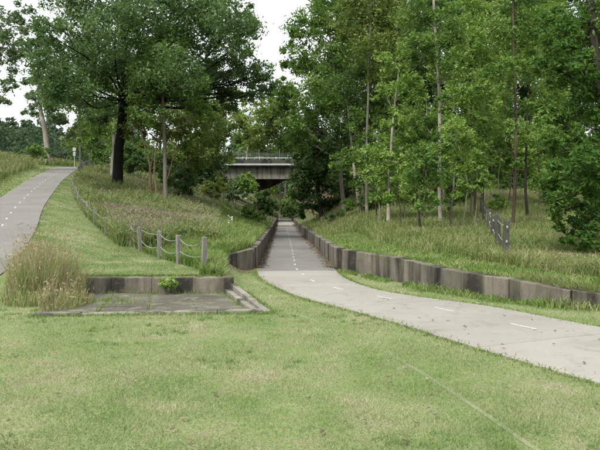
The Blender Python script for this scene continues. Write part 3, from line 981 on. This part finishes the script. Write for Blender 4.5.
tree('tall_gum', 'tall gum with a pale bare trunk in the middle of the right bank', 28,
     [(441, 244), (439, 190), (438, 120), (437, 78), (433, 20), (430, -40)], .08, .055, 'pale',
     [(420, 12, 24, 22), (452, 28, 22, 24), (440, -22, 32, 20), (420, 52, 18, 18), (455, 70, 17, 17), (424, 122, 17, 14), (438, 140, 11, 8, -1.6), (442, 105, 12, 8, -1.4), (440, 178, 12, 8, -1.5), (436, 40, 12, 9, -1.2), (444, 205, 9, 6, -1.4)], 'mid', dens=.9, seed=18)
tree('leafy_tree', 'low leafy tree left of the tall pale trunk', 24,
     [(421, 240), (420, 205), (424, 175), (428, 150)], .05, .02, 'red',
     [(424, 160, 17, 14), (438, 176, 15, 13), (412, 185, 15, 13), (428, 200, 14, 10), (440, 150, 13, 11)], 'mid', dens=.85, seed=19)
tree('sapling_gum', 'bushy sapling just right of the tall pale trunk', 25,
     [(450, 236), (452, 205), (455, 170), (457, 130)], .045, .02, 'grey',
     [(458, 130, 17, 16), (450, 158, 15, 13), (466, 165, 15, 13), (455, 188, 13, 9), (472, 140, 12, 12)], 'light', dens=.8, seed=20)
tree('tall_gum', 'tall slim gum behind the top of the right hand post fence', 35,
     [(476, 216), (474, 170), (471, 110), (468, 40)], .09, .05, 'red',
     [(470, 52, 26, 24), (486, 92, 24, 20), (458, 98, 18, 16), (468, 15, 26, 20), (490, 130, 20, 16), (482, 160, 16, 12), (500, 60, 20, 20)], 'light', dens=1.0, seed=21)
tree('tall_gum', 'straight red brown trunk standing in the long grass right of the post fence', 25,
     [(513, 233), (514, 180), (514, 120), (512, 60), (510, 0)], .068, .04, 'red',
     [(510, 30, 26, 24), (532, 72, 20, 18), (494, 80, 20, 17), (520, -5, 30, 20), (515, 108, 16, 13), (540, 30, 20, 20), (513, 68, 12, 10, -1.2), (510, 130, 10, 7, -1.3), (516, 160, 8, 6, -1.2)], 'mid', dens=.95, seed=22)
tree('slender_gum', 'dark thin trunk behind the straight red brown trunk', 31,
     [(527, 225), (527, 180), (528, 120), (532, 60)], .075, .035, 'dark',
     [(536, 48, 26, 24), (545, 100, 20, 17), (528, 135, 18, 13), (552, 135, 18, 14), (545, 10, 24, 18)], 'light', dens=.95, seed=23)
tree('overhanging_tree', 'big dark leafy tree overhanging the grass at the right edge', 16.5,
     [(622, 258), (618, 200), (606, 130), (596, 60), (590, -20)], .2, .09, 'dark',
     [(582, 148, 24, 20, 0), (577, 188, 24, 18, -1), (556, 172, 18, 18, -.6), (590, 222, 20, 18, -.8), (570, 115, 24, 18, .3), (592, 82, 22, 22, 0), (562, 78, 20, 18, .5), (578, 30, 26, 24, 0), (604, 190, 20, 24, 0), (580, 238, 16, 11, -1), (605, 120, 20, 24, 0), (610, 20, 24, 28, 0), (556, 142, 15, 13, -.3), (598, 250, 14, 9, -1.2), (552, 20, 18, 16, .8), (628, 160, 18, 30, 0), (545, 195, 14, 14, -.5), (562, 210, 18, 15, -.8), (575, 60, 24, 20, -.4), (548, 115, 14, 14, .2), (590, 165, 24, 22, -1.4), (540, 60, 16, 18, .6), (598, 215, 22, 20, .6), (566, 235, 13, 10, -.9)],
     'over', dens=1.05, lpx=5.6, seed=24, minL=.12)
# back rows
labs = ['tall tree in the back row above the white leaning trunk', 'olive tree in the back row behind the light green leafy tree', 'tall back row tree left of the pale bare trunk',
        'back row tree behind the pale bare trunk', 'back row tree behind the end of the post fence', 'back row tree left of the red brown trunk', 'back row tree behind the red brown trunk',
        'back row tree behind the overhanging tree', 'back row tree at the far right edge']
for i, (px, d, lf) in enumerate([(352, 72, 'dark'), (388, 66, 'olive'), (412, 70, 'dark'), (440, 62, 'dark'), (470, 68, 'dark'), (497, 60, 'olive'), (528, 66, 'dark'), (560, 60, 'dark'), (596, 64, 'dark')]):
    r = np.random.default_rng(100 + i)
    bl = [(px + r.normal() * 12, y + r.normal() * 5, 24 + r.random() * 8, 17 + r.random() * 7) for y in (-8, 12, 36, 60, 84, 106, 130, 152, 174)]
    tree('woodland_tree', labs[i], d, [(px, 200), (px + 1, 150), (px + r.normal() * 4, 80), (px + r.normal() * 6, 10)], .2, .08, ['grey', 'red', 'pale'][i % 3], bl, lf,
         'woodland behind the right bank', dens=.8, lpx=4.8, seed=60 + i)

for i, (px, py, d, lf, lab) in enumerate([
        (405, 178, 32, 'light', 'young leafy gum low on the right bank, left of the pale bare trunk'), (448, 182, 29, 'mid', 'young leafy gum with low foliage behind the pale bare trunk'),
        (470, 172, 31, 'light', 'young light gum just left of the post fence'), (492, 158, 39, 'mid', 'young gum behind the far end of the post fence'),
        (378, 178, 36, 'mid', 'young gum right of the white leaning trunk'), (540, 172, 40, 'light', 'young light green gum right of the dark thin trunk'),
        (424, 150, 33, 'mid', 'bushy young gum masking the lower pale bare trunk on its left'), (438, 120, 40, 'light', 'light crowned young gum behind the pale bare trunk at mid height'), (395, 130, 42, 'mid', 'young gum behind the light green leafy tree'),
        (484, 120, 44, 'light', 'light crowned young gum above the post fence'), (508, 150, 42, 'mid', 'young gum directly behind the red brown trunk'), (360, 168, 42, 'mid', 'young gum beside the white leaning trunk'), (556, 130, 44, 'mid', 'young gum behind the overhanging branches')]):
    r = np.random.default_rng(600 + i)
    b = G(px, d); pyb = HZ + (CAMZ - b[2]) / d * F
    tree('young_gum', lab, d, [(px, pyb), (px + r.normal() * 2, (pyb + py) / 2), (px + r.normal() * 3, py), (px + r.normal() * 4, py - 50)], .04, .015, ['pale', 'red', 'grey'][i % 3],
         [(px + r.normal() * 6, py + 14, 15, 9), (px + r.normal() * 9, py - 6, 18, 12), (px + r.normal() * 9, py - 26, 18, 13), (px + r.normal() * 7, py - 48, 13, 12), (px + 12, py + 2, 11, 9), (px - 12, py - 14, 11, 10)],
         lf, 'young gums on the right bank', dens=.75, seed=610 + i)
# thin saplings with a few leaves, on the right bank
for i, (px, d, top, lab) in enumerate([
        (400, 26, 170, 'thin sapling stem below the light green leafy tree'), (416, 28, 165, 'thin dark sapling stem left of the tall pale trunk'), (462, 27, 150, 'spindly sapling between the pale trunk and the post fence'),
        (484, 33, 140, 'thin sapling rising just behind the post fence'), (474, 24, 165, 'pale twig like sapling in front of the post fence end'), (500, 38, 130, 'slim sapling behind the nearest dark posts'),
        (538, 36, 150, 'thin sapling in the grass right of the dark thin trunk'), (430, 30, 160, 'bare lower stem beside the tall pale trunk'), (379, 33, 170, 'pale thin stem left of the light green leafy tree'), (551, 40, 140, 'distant sapling left of the overhanging tree')]):
    r = np.random.default_rng(200 + i)
    b = G(px, d)
    pyb = HZ + (CAMZ - b[2]) / d * F
    tree('sapling', lab, d, [(px, pyb), (px + r.normal() * 2, (pyb + top) / 2), (px + r.normal() * 4, top)], .03, .012, ['red', 'grey', 'pale'][i % 3],
         [(px + r.normal() * 3, top + 4, 9, 9), (px + r.normal() * 6, top + 20, 8, 7), (px + r.normal() * 6, top - 10, 8, 8)], ['light', 'mid'][i % 2], 'saplings on the right bank', dens=.6, seed=210 + i)

# shrubs
def shrub(label, px, py, rx, ry, d, leaf, seed, group=None, dens=1.0, lpx=3.0, name='shrub', droop=.2, r0=.04):
    r = np.random.default_rng(seed)
    b = G(px, d)
    pyb = HZ + (CAMZ - b[2]) / d * F
    bl = [(px, py, rx * .75, ry * .75, 0)] + [(px + rx * .5 * math.cos(a), py + ry * .45 * math.sin(a) + ry * .1, rx * .5, ry * .5) for a in r.random(5) * 6.28]
    st = [[(px, pyb), (px + rx * .25 * k, (pyb + py) / 2), (px + rx * .5 * k, py)] for k in (-1, 1)]
    return tree(name, label, d, [(px, pyb), (px, (pyb + py) / 2), (px, py)], r0, r0 * .4, 'grey', bl, leaf, group, dens=dens, lpx=lpx, seed=seed, cat='shrub', stems=st, droop=droop)
for i, a in enumerate([
        ('dark green shrub at the foot of the slender grey tree', 186, 182, 15, 17, 39, 'dark'),
        ('bluish green shrub above the pink weeds, left of the bridge opening', 234, 186, 13, 16, 52, 'grey'),
        ('bright green shrub in front of the bridge opening', 247, 186, 12, 15, 50, 'light'),
        ('broad dark shrub on the left bank below the bridge', 263, 203, 13, 14, 55, 'dark'),
        ('low dark shrub leaning over the left wall far down the cutting', 272, 208, 8, 10, 62, 'dark'),
        ('rounded green shrub on the weedy slope above the left wall', 252, 213, 15, 10, 44, 'mid'),
        ('olive shrub behind the pink weeds beside the dark shrub', 212, 186, 16, 12, 48, 'olive'),
        ('dense shrub between the thin leaning stems and the slender tree', 168, 176, 12, 13, 44, 'mid'),
        ('dark understorey shrub right behind the black trunk', 130, 158, 15, 15, 64, 'dark'),
        ('leafy understorey shrub behind the thin leaning stems', 148, 160, 15, 16, 66, 'mid'),
        ('dark understorey shrub behind the slender grey trunk', 172, 158, 16, 16, 65, 'dark'),
        ('olive understorey shrub hiding the bridge end', 193, 164, 14, 15, 63, 'olive'),
        ('dark bush beside the crest of the hillside path', 102, 155, 12, 14, 58, 'mid'),
        ('dark bush under the black trunked tree to its right', 138, 165, 14, 12, 54, 'dark'),
        ('grey green bush in the field grass at the far left', 36, 152, 14, 8, 58, 'mid'),
        ('small bush in the field left of the grey green bush', 17, 153, 10, 6, 66, 'grey'),
        ('low shrub at the foot of the dark tree by the right wall', 334, 217, 12, 9, 46, 'dark'),
        ('green shrub under the white leaning trunk', 348, 208, 13, 12, 47, 'mid'),
        ('yellow green shrub in the long grass behind the post fence', 497, 204, 10, 11, 36, 'light'),
        ('dark undergrowth shrub behind the pale bare trunk', 428, 205, 20, 14, 48, 'dark'),
        ('undergrowth shrub left of the top of the post fence', 458, 200, 18, 14, 50, 'mid'),
        ('dark undergrowth shrub behind the red brown trunk', 510, 188, 20, 14, 54, 'dark'),
        ('undergrowth shrub behind the dark thin trunk', 545, 186, 20, 16, 54, 'mid'),
        ('undergrowth shrub behind the overhanging tree', 585, 185, 22, 18, 52, 'dark'),
        ('undergrowth shrub below the light green leafy tree', 398, 205, 18, 13, 46, 'mid'),
        ('undergrowth shrub right of the white leaning trunk', 374, 204, 14, 13, 50, 'dark'),
        ('low thicket shrub right of the foot of the white leaning trunk', 372, 200, 15, 13, 42, 'mid'),
        ('low thicket shrub under the light green leafy tree, left of its stem', 386, 198, 15, 14, 44, 'dark'),
        ('low thicket shrub under the light green leafy tree, right of its stem', 410, 196, 16, 14, 43, 'mid'),
        ('low thicket shrub left behind the foot of the pale bare trunk', 430, 194, 15, 14, 44, 'olive'),
        ('low thicket shrub right behind the foot of the pale bare trunk', 450, 192, 15, 14, 45, 'dark'),
        ('low thicket shrub left of the far posts', 468, 188, 15, 14, 47, 'mid'),
        ('low thicket shrub right of the dark thin trunk', 552, 190, 15, 15, 46, 'mid'),
        ('undergrowth shrub filling the gap behind the post fence', 482, 190, 18, 14, 56, 'olive')]):
    shrub(*a, 300 + i)
# weed plant growing at the foot of the slab's back wall
shrub('green leafy weed growing against the back wall of the old slab', 168, 284, 11, 9, 12.9, 'light', 350, name='weed_plant', lpx=3.6, dens=.42, r0=.008)

# distant woodland on the hills
def far_wood():
    r = np.random.default_rng(77)
    VV, FF, off = [], [], 0
    spots = [(-40 + 180 * r.random() ** 1.0, 150 + 170 * r.random()) for _ in range(170)] + [(235 + 90 * r.random(), 175 + 200 * r.random()) for _ in range(80)]
    spots += [(340 + 320 * r.random(), 84 + 40 * r.random()) for _ in range(130)]
    for px, d in spots:
        x = (px - CX) / F * d
        z = float(H(x, d))
        hgt = 7 + 6 * r.random()
        if d < 140: z += 22 * r.random(); 
        c = np.array([x, d, z + hgt * .55])
        p, cc = blob_points(c, np.array([3.2, 3.2, hgt * .5]) * (.8 + .5 * r.random()), 260, r, 22)
        V, Fq = leaves(p, 3.6 * d / F, .5, .2, r)
        VV.append(V); FF.append(Fq + off); off += len(V)
    o = mesh_np('distant_woodland', np.concatenate(VV), np.concatenate(FF), LEAF['far'])
    tag(o, 'hazy wooded hillside far behind the field and the bridge', 'woodland', kind='stuff')
far_wood()

# ------------------------------------------------------------------ grasses
LAWNM = leaf_mat('mown grass blades', [(0, (.105, .185, .050)), (.42, (.175, .255, .085)), (.66, (.265, .300, .145)), (.84, (.37, .35, .22)), (1, (.50, .46, .33))], .28, .1, (.19, .28, .08), patch=1.1)
LONGM = leaf_mat('long bank grass', [(0, (.10, .155, .040)), (.5, (.165, .212, .068)), (.8, (.24, .25, .105)), (1, (.33, .30, .17))], .3, .1, (.16, .2, .05), patch=.5)
GREENM = leaf_mat('fresh green grass', [(0, (.095, .165, .036)), (.5, (.150, .220, .058)), (.85, (.225, .270, .10)), (1, (.31, .29, .16))], .3, .1, (.17, .25, .05), patch=.9)
TUFTM = leaf_mat('coarse lawn tufts', [(0, (.075, .150, .032)), (.5, (.115, .195, .050)), (1, (.19, .25, .09))], .3, .1, (.15, .24, .05), patch=1.5)
CLUMPM = leaf_mat('pale clump grass', [(0, (.16, .225, .065)), (.5, (.25, .30, .11)), (1, (.37, .38, .19))], .4, .1, (.26, .32, .09), patch=1.5)
TANM = leaf_mat('dry tan grass heads', [(0, (.20, .155, .085)), (.5, (.30, .24, .14)), (1, (.42, .35, .23))], .3, .1, (.3, .24, .14), patch=1.2)
PINKM = leaf_mat('pinkish seed heads', [(0, (.17, .125, .105)), (.5, (.25, .195, .165)), (1, (.34, .29, .235))], .3, .1, (.22, .14, .12), patch=.8)
WEEDM = leaf_mat('weed leaves', [(0, (.10, .16, .042)), (.5, (.165, .220, .070)), (1, (.26, .29, .125))], .3, .1, (.14, .2, .04), patch=.6)

def blades(name, label, cat, xy, h, w, mat, bend=.5, seg3=False, seed=1, zf=None):
    r = np.random.default_rng(seed)
    n = len(xy)
    z = (zf or H)(xy[:, 0], xy[:, 1])
    base = np.c_[xy, z - .01]
    a = r.random(n) * 6.283
    S = np.c_[np.cos(a), np.sin(a), np.zeros(n)] * (w / 2)[:, None]
    b = r.random(n) * 6.283
    bb = bend * (.3 + r.random(n))
    Lx = np.c_[np.cos(b) * bb, np.sin(b) * bb, np.ones(n)]
    tip = base + Lx * h[:, None]
    if not seg3:
        V = np.stack([base - S, base + S, tip], 1).reshape(-1, 3)
        o = mesh_np(name, V, np.arange(n * 3).reshape(n, 3), mat)
    else:
        Lm = Lx * .55; Lm[:, :2] *= .45
        mid = base + Lm * h[:, None]
        tip[:, 2] -= .12 * h * bb
        V = np.stack([base - S, base + S, mid + S * .75, mid - S * .75, tip], 1).reshape(-1, 3)
        k = np.arange(n)[:, None] * 5
        o = mesh_np(name, V, [k + np.array([[0, 1, 2, 3]]), k + np.array([[3, 2, 4]])], mat)
    tag(o, label, cat, kind='stuff')
    return tip

def scatter(n, d0, d1, p, x0f, x1f, seed):
    r = np.random.default_rng(seed)
    u = r.random(n)
    y = (d0 ** (1 - p) + u * (d1 ** (1 - p) - d0 ** (1 - p))) ** (1 / (1 - p)) if p != 1 else d0 * (d1 / d0) ** u
    x0, x1 = x0f(y), x1f(y)
    return np.c_[x0 + (x1 - x0) * r.random(n), y]

# mown lawn: foreground
def wide(y): return .53 * y + .6
xy = scatter(430000, 3.2, 19, 1.35, lambda y: -wide(y), lambda y: wide(y), 21)
X_, Y_ = xy.T
ok = ~inpoly(X_, Y_, PATH_POLY) & ~inpoly(X_, Y_, PIT) & ~((Y_ > 12.9) & (Y_ < 13.34) & (X_ < -1.3) & (X_ > -4.95)) & ~inpoly(X_, Y_, LP_POLY)
dist_k = np.abs(X_ - np.interp(Y_, kx[::-1, 1], kx[::-1, 0]))
inner = X_ < x_rwall(Y_) - .1
ok &= inner & ~((X_ > x_lwall(Y_) - .1) & (Y_ > 18.3))
thin = vnoise(X_, Y_, .9) * .5 + vnoise(X_, Y_, .28) * .5
ok &= rng.random(len(X_)) < .12 + 1.45 * thin
xy = xy[ok]; n = len(xy); d = xy[:, 1]
hgt = (.016 + .024 * rng.random(n) ** 2) * (.7 + .6 * vnoise(xy[:, 0], xy[:, 1], .5)) * (1 + d / 30)
blades('lawn_grass', 'short mown patchy green lawn filling the foreground', 'grass', xy, hgt, .0022 + .00075 * d, LAWNM, 1.0, seed=2)
# coarser darker tufts and flat weeds in the lawn
r_ = np.random.default_rng(66)
tc = scatter(900, 3.4, 12, 1.4, lambda y: -wide(y), lambda y: wide(y), 67)
tc = tc[vnoise(tc[:, 0], tc[:, 1], 1.6) > .45]
txy = np.repeat(tc, 26, 0) + r_.normal(0, .035, (len(tc) * 26, 2)) * np.repeat(.5 + r_.random(len(tc)), 26)[:, None]
X_, Y_ = txy.T
txy = txy[~inpoly(X_, Y_, PATH_POLY) & ~inpoly(X_, Y_, PIT) & (X_ < x_rwall(Y_) - .2)]
blades('lawn_tufts', 'coarser green grass tufts dotted over the mown foreground lawn', 'grass', txy, .025 + .04 * r_.random(len(txy)), .004 + .0007 * txy[:, 1], TUFTM, .9, seed=68)
# sloping lawn between the hillside path and the fence
xy = scatter(70000, 13.4, 45, 1.3, lambda y: x_lpath(y) - .0, lambda y: x_lawn(y) + .15, 22)
xy = xy[~inpoly(xy[:, 0], xy[:, 1], LP_POLY)]
n = len(xy); d = xy[:, 1]
blades('lawn_grass', 'mown grass strip sloping up between the hillside path and the weeds', 'grass', xy, .018 + .02 * rng.random(n), .006 + .0008 * d, LAWNM, 1.0, seed=3)

# fringe of taller grass along kerbs, path edges and the right wall foot
def along(line, n, spread, seed):
    r = np.random.default_rng(seed)
    line = np.asarray(line, float)
    s = np.concatenate([[0], np.cumsum(np.linalg.norm(np.diff(line, axis=0), axis=1))])
    q = r.random(n) * s[-1]
    return np.stack([np.interp(q, s, line[:, k]) for k in (0, 1)], 1) + r.normal(0, spread, (n, 2))
rwf = np.array([(x_rwall(y) - .22, y) for y in np.linspace(9.5, 18.6, 60)])
parts_ = [along(rwf, 6500, .15, 31)]
parts_[0] = parts_[0][(vnoise(parts_[0][:, 0], parts_[0][:, 1], .7) + .5 * (parts_[0][:, 1] < 14)) > .55]
nearL = PL[(PL[:, 1] < 19) & (PL[:, 1] > 3)]; nearR = PR[(PR[:, 1] < 17.5) & (PR[:, 1] > 4)]
parts_ += [along(nearL, 4500, .06, 32), along(nearR, 4500, .07, 33)]
parts_ += [along([(-4.25, 9.72), (-.5, 10.0)], 900, .05, 34), along([(-.45, 10.0), (-1.25, 13.1)], 2500, .07, 35), along([(-4.8, 13.4), (-1.4, 13.4)], 3500, .06, 36)]
xy = np.concatenate(parts_)
X_, Y_ = xy.T
inp = inpoly(X_, Y_, PATH_POLY)
ok = ~(inp & (rng.random(len(X_)) < .5)) & ~inpoly(X_, Y_, PIT) & (X_ < x_rwall(Y_) - .1) & ~((Y_ > 13.08) & (Y_ < 13.34) & (X_ < -1.42) & (X_ > -4.85))
xy = xy[ok]; n = len(xy)
wallside = (x_rwall(xy[:, 1]) - xy[:, 0]) < .6
hgt = (.03 + .05 * rng.random(n) ** 2) + wallside * (.02 + (.10 + .14 * (xy[:, 1] < 13.5)) * rng.random(n) * vnoise(xy[:, 0], xy[:, 1], .5))
blades('edge_grass', 'longer green grass tufts along the path edges and wall foot', 'grass', xy, hgt, .010 + .0004 * xy[:, 1] + wallside * .006, GREENM, .7, True, seed=4)

# right bank
xy = scatter(95000, 9.2, 62, 1.15, lambda y: x_rwall(y) + .12, lambda y: np.minimum(.56 * y + 1, x_rwall(y) + 24), 23)
X_, Y_ = xy.T
s = X_ - x_rwall(Y_)
keep = rng.random(len(X_)) < np.clip(1.3 - .9 * sstep(38, 50, Y_), .15, 1)
near_wall = (s < 1.7) & (Y_ < 30)
g = keep & near_wall & (rng.random(len(X_)) < .9)
n = g.sum()
blades('verge_grass', 'bright green grass strip just above the right retaining wall', 'grass', xy[g], .03 + .07 * rng.random(n) + .07 * (vnoise(xy[g][:, 0], xy[g][:, 1], .8)), .012 + .0007 * xy[g][:, 1], GREENM, .7, True, seed=5)
g = keep & ~near_wall
pts = xy[g]
n = g.sum()
hgt = .14 + .34 * rng.random(n) * (.35 + vnoise(pts[:, 0], pts[:, 1], 1.9)) 
tips = blades('bank_grass', 'long unmown grass covering the right bank below the trees', 'grass', pts, hgt, .011 + .0007 * pts[:, 1], LONGM, .6, True, seed=6)
def heads(name, label, tips, size, mat, seed, w=.35):
    r = np.random.default_rng(seed)
    V, Fq = leaves(tips, size, w, -.2, r)
    V[:, 2] += 0
    o = mesh_np(name, V, Fq, mat)
    tag(o, label, 'grass', kind='stuff')
sel = (rng.random(n) < .16) & (vnoise(pts[:, 0], pts[:, 1], 2.5) > .35)
heads('seed_heads', 'dry tan seed heads scattered over the right bank grass', tips[sel], .04 + .001 * pts[sel][:, 1], TANM, 7, .28)
# coarse tufts spilling over the near end of the right wall
xy = along(np.array([(x_rwall(y) + .15, y) for y in np.linspace(9.4, 11.6, 30)]), 3500, .12, 37)
xy = xy[xy[:, 0] > x_rwall(xy[:, 1]) + .08]
blades('wall_top_grass', 'dry grass tufts hanging over the low right end of the retaining wall', 'grass', xy, .1 + .22 * rng.random(len(xy)), np.full(len(xy), .013), LONGM, .8, True, seed=8)

# left bank weeds
xy = scatter(130000, 13.4, 64, 1.25, lambda y: x_lawn(y) + .1, lambda y: x_lwall(y) - .14, 24)
X_, Y_ = xy.T
t = (x_lwall(Y_) - X_) / np.maximum(x_lwall(Y_) - x_lawn(Y_), .3)
behind_fence = (X_ > np.interp(Y_, [14, 15.5, 16.7, 18.4, 19.6], [-2.18, -3.02, -3.78, -4.72, -5.35])) | (Y_ > 19.6)
green = behind_fence & ((t < .25) | (Y_ < 18.5) | ((Y_ < 21) & (t < .6)))
lowlawn = ~behind_fence
n = lowlawn.sum()
blades('lawn_grass', 'mown dry grass between the old slab and the timber post fence', 'grass', xy[lowlawn], .018 + .02 * rng.random(n), np.full(n, .016), LAWNM, 1.0, seed=9)
keep = green & (vnoise(X_, Y_, 4) > .12)
n = keep.sum()
blades('bank_grass', 'bright green long grass behind the timber post fence and above the left wall', 'grass', xy[keep], .10 + .26 * rng.random(n) * (.4 + vnoise(X_[keep], Y_[keep], 1.1)), .012 + .0007 * Y_[keep], GREENM, .6, True, seed=10)
rest = behind_fence & ~green & (rng.random(len(X_)) < 1.15 - .6 * sstep(40, 55, Y_))
pts = xy[rest]; n = len(pts)
hgt = .22 + .55 * rng.random(n) * (.35 + vnoise(pts[:, 0], pts[:, 1], 1.7))
tips = blades('bank_weeds', 'tall tangled weeds covering the left bank between fence and cutting', 'weeds', pts, hgt, .013 + .0008 * pts[:, 1], WEEDM, .6, True, seed=11)
tt = (x_lwall(pts[:, 1]) - pts[:, 0]) / np.maximum(x_lwall(pts[:, 1]) - x_lawn(pts[:, 1]), .3)
vn = vnoise(pts[:, 0], pts[:, 1], 2.2)
pk = (rng.random(n) < .08 + .34 * sstep(.5, .8, vn)) & (tt < .9)
heads('pink_seed_heads', 'pinkish seed heads drifting across the weedy left bank', tips[pk] + np.array([0, 0, .02]), .05 + .0014 * pts[pk][:, 1], PINKM, 12, .32)
tn = (rng.random(n) < .28) & (tt > .3) & ~pk
heads('seed_heads', 'tan seed heads among the weeds near the sloping lawn', tips[tn], .04 + .0012 * pts[tn][:, 1], TANM, 13, .28)
# broad weed leaves
r_ = np.random.default_rng(44)
sel = r_.random(n) < .22
V, Fq = leaves(pts_c := np.c_[pts[sel], H(pts[sel][:, 0], pts[sel][:, 1]) + hgt[sel] * .6], .10 + .002 * pts[sel][:, 1], .45, .1, r_)
tag(mesh_np('weed_leaves', V, Fq, WEEDM), 'broad green weed leaves among the tall grass of the left bank', 'weeds', kind='stuff')
# white flowers
V, Fq = leaves(np.array([P(230, 219, 30) + r_.normal(0, .12, 3) for _ in range(14)]), .09, .9, 0, r_)
tag(mesh_np('white_flowers', V, Fq, WHITE), 'few white flowers in the weeds above the left wall', 'flowers', kind='stuff')

# field and verge left of the hillside path
xy = scatter(36000, 14, 75, 1.1, lambda y: np.maximum(-.62 * y - 2, x_lpath(y) - 16), lambda y: x_lpath(y) - 2.25, 25)
X_, Y_ = xy.T
v = x_lpath(Y_) - 2.2 - X_
tall = v > 1.4
n = (~tall).sum()
blades('verge_grass', 'green mown verge on the left of the hillside path', 'grass', xy[~tall], .06 + .06 * rng.random(n), .012 + .0008 * Y_[~tall], GREENM, .7, seed=14)
n = tall.sum()
tips = blades('field_grass', 'tall dry field grass on the rise left of the hillside path', 'grass', xy[tall], .3 + .5 * rng.random(n), .014 + .0009 * Y_[tall], LONGM, .5, True, seed=15)
heads('seed_heads', 'tan seed heads of the tall field grass at far left', tips[::2], .07 + .0008 * Y_[tall][::2], TANM, 16, .25)

# big tuft of tall grass at the left end of the slab
def tuft(label, cx, cy, rx, ry, n, h0, h1, seed, tan=.5):
    r = np.random.default_rng(seed)
    a = r.random(n) * 6.283; q = np.sqrt(r.random(n))
    xy = np.c_[cx + rx * q * np.cos(a), cy + ry * q * np.sin(a)]
    h = (h0 + (h1 - h0) * r.random(n) * (1 - .45 * q ** 2)) * (.6 + .7 * vnoise(xy[:, 0], xy[:, 1], .45))
    w = .010 + .008 * r.random(n)
    root = empty('grass_clump', (cx, cy, float(H(cx, cy))))
    tag(root, label, 'grass clump')
    o_ = np.array(root.location)
    z = H(xy[:, 0], xy[:, 1])
    for nm, mat, selm, bend in (('green_blade_mass', CLUMPM, r.random(n) > tan, .45), ('dry_stalk_mass', TANM, None, .3)):
        if selm is None: selm = ~prev
        prev = selm
        m_ = selm.sum()
        base = np.c_[xy[selm], z[selm] - .02]
        aa = r.random(m_) * 6.283
        S = np.c_[np.cos(aa), np.sin(aa), np.zeros(m_)] * (w[selm] / 2)[:, None] * (1 if mat is CLUMPM else .6)
        b = r.random(m_) * 6.283; bb = bend * (.2 + r.random(m_))
        Lx = np.c_[np.cos(b) * bb, np.sin(b) * bb, np.ones(m_)]
        hh = h[selm] * (1.0 if mat is CLUMPM else 1.2)
        tip = base + Lx * hh[:, None]; mid = base + Lx * np.array([.25, .25, .55]) * hh[:, None]
        V = np.stack([base - S, base + S, mid + S * .8, mid - S * .8, tip], 1).reshape(-1, 3)
        k = np.arange(m_)[:, None] * 5
        o = mesh_np(nm, V, [k + np.array([[0, 1, 2, 3]]), k + np.array([[3, 2, 4]])], mat, root, origin=o_)
        o["kind"] = "stuff"
        if mat is TANM:
            V, Fq = leaves(tip, .07, .3, -.3, r)
            o2 = mesh_np('seed_head_mass', V, Fq, TANM, root, origin=o_); o2["kind"] = "stuff"
tuft('big clump of tall dry topped grass at the left end of the old slab', -5.0, 12.3, .66, 1.05, 3600, .1, 1.15, 51, .35)
tuft('lower green grass clump spilling over the left front corner of the old slab', -4.25, 11.3, .4, .8, 1300, .06, .5, 52, .35)
tuft('loose green grass fringe in front of the big dry topped clump', -4.85, 11.2, .5, .5, 1300, .04, .38, 54, .15)
tuft('thin dry grass clump beside the hillside path at the left edge', -5.75, 13.2, .35, .5, 1500, .2, .7, 53, .6)

# grass and weeds creeping into the slab joints and along its back wall
r_ = np.random.default_rng(95)
sw = np.concatenate([along([(-4.2, 13.02), (-1.6, 13.02)], 900, .05, 96), along([(-1.55, 13.0), (-.85, 10.3)], 500, .05, 97), along([B0 * .5 + B1 * .5, A0 * .5 + A1 * .5], 260, .02, 98),
                     along([B0 * .75 + B1 * .25, A0 * .75 + A1 * .25], 320, .03, 99), along([(-4.1, 12.0), (-3.2, 11.6)], 900, .28, 94), along([(-4.1, 10.05), (-.9, 10.3)], 500, .05, 93)])
sw = sw[(sw[:, 1] < 13.07) & (vnoise(sw[:, 0], sw[:, 1], .3) > .4)]
blades('slab_weeds', 'thin weeds and grass creeping over the edges of the old slab', 'weeds', sw, .03 + .09 * r_.random(len(sw)) ** 2, np.full(len(sw), .012), GREENM, .8, seed=100, zf=lambda x, y: z_floor(y) - .03)
# fallen leaves on path, lawn and slab, and litter along the wall feet
r_ = np.random.default_rng(91)
s_ = r_.random(70) * 10 + sl_[np.argmin(np.abs(PC[:, 1] - 13))]
c_ = at_s(PL, s_) + (at_s(PR, s_) - at_s(PL, s_)) * r_.random(70)[:, None]
lawn_l = np.c_[r_.uniform(-4, 2.6, 170), r_.uniform(4.2, 9.5, 170)]
pl_ = np.concatenate([np.c_[c_, z_floor(c_[:, 1]) + .047], np.c_[lawn_l, z_floor(lawn_l[:, 1]) + .035]])
V, Fq = leaves(pl_, .04 + .05 * r_.random(len(pl_)), .42, 0, r_)
V = V.reshape(-1, 4, 3); zc = V[:, :, 2].mean(1, keepdims=True); V[:, :, 2] = zc + (V[:, :, 2] - zc) * .2; V = V.reshape(-1, 3)
LITM = leaf_mat('dead brown leaves', [(0, (.05, .038, .026)), (.5, (.11, .078, .05)), (.8, (.24, .17, .11)), (1, (.42, .33, .24))], .1, .1, (.12, .07, .04), patch=2)
tag(mesh_np('fallen_leaves', V, Fq, LITM), 'brown fallen leaves lying on the path and the mown lawn', 'leaves', kind='stuff')
yy = 19 + 60 * r_.random(5000) ** 1.6
side = r_.random(5000) < .55
xx = np.where(side, x_rwall(yy) - .12 - np.abs(r_.normal(0, .16, 5000)), x_lwall(yy) + .12 + np.abs(r_.normal(0, .14, 5000)))
C_ = np.c_[xx, yy, z_floor(yy) + .05]
V, Fq = leaves(C_, .07 + .0012 * yy, .4, 0, r_)
V = V.reshape(-1, 4, 3); zc = V[:, :, 2].mean(1, keepdims=True); V[:, :, 2] = zc + (V[:, :, 2] - zc) * .25; V = V.reshape(-1, 3)
tag(mesh_np('leaf_litter', V, Fq, LITM), 'brown leaf litter gathered along both wall feet in the cutting', 'leaves', kind='stuff')
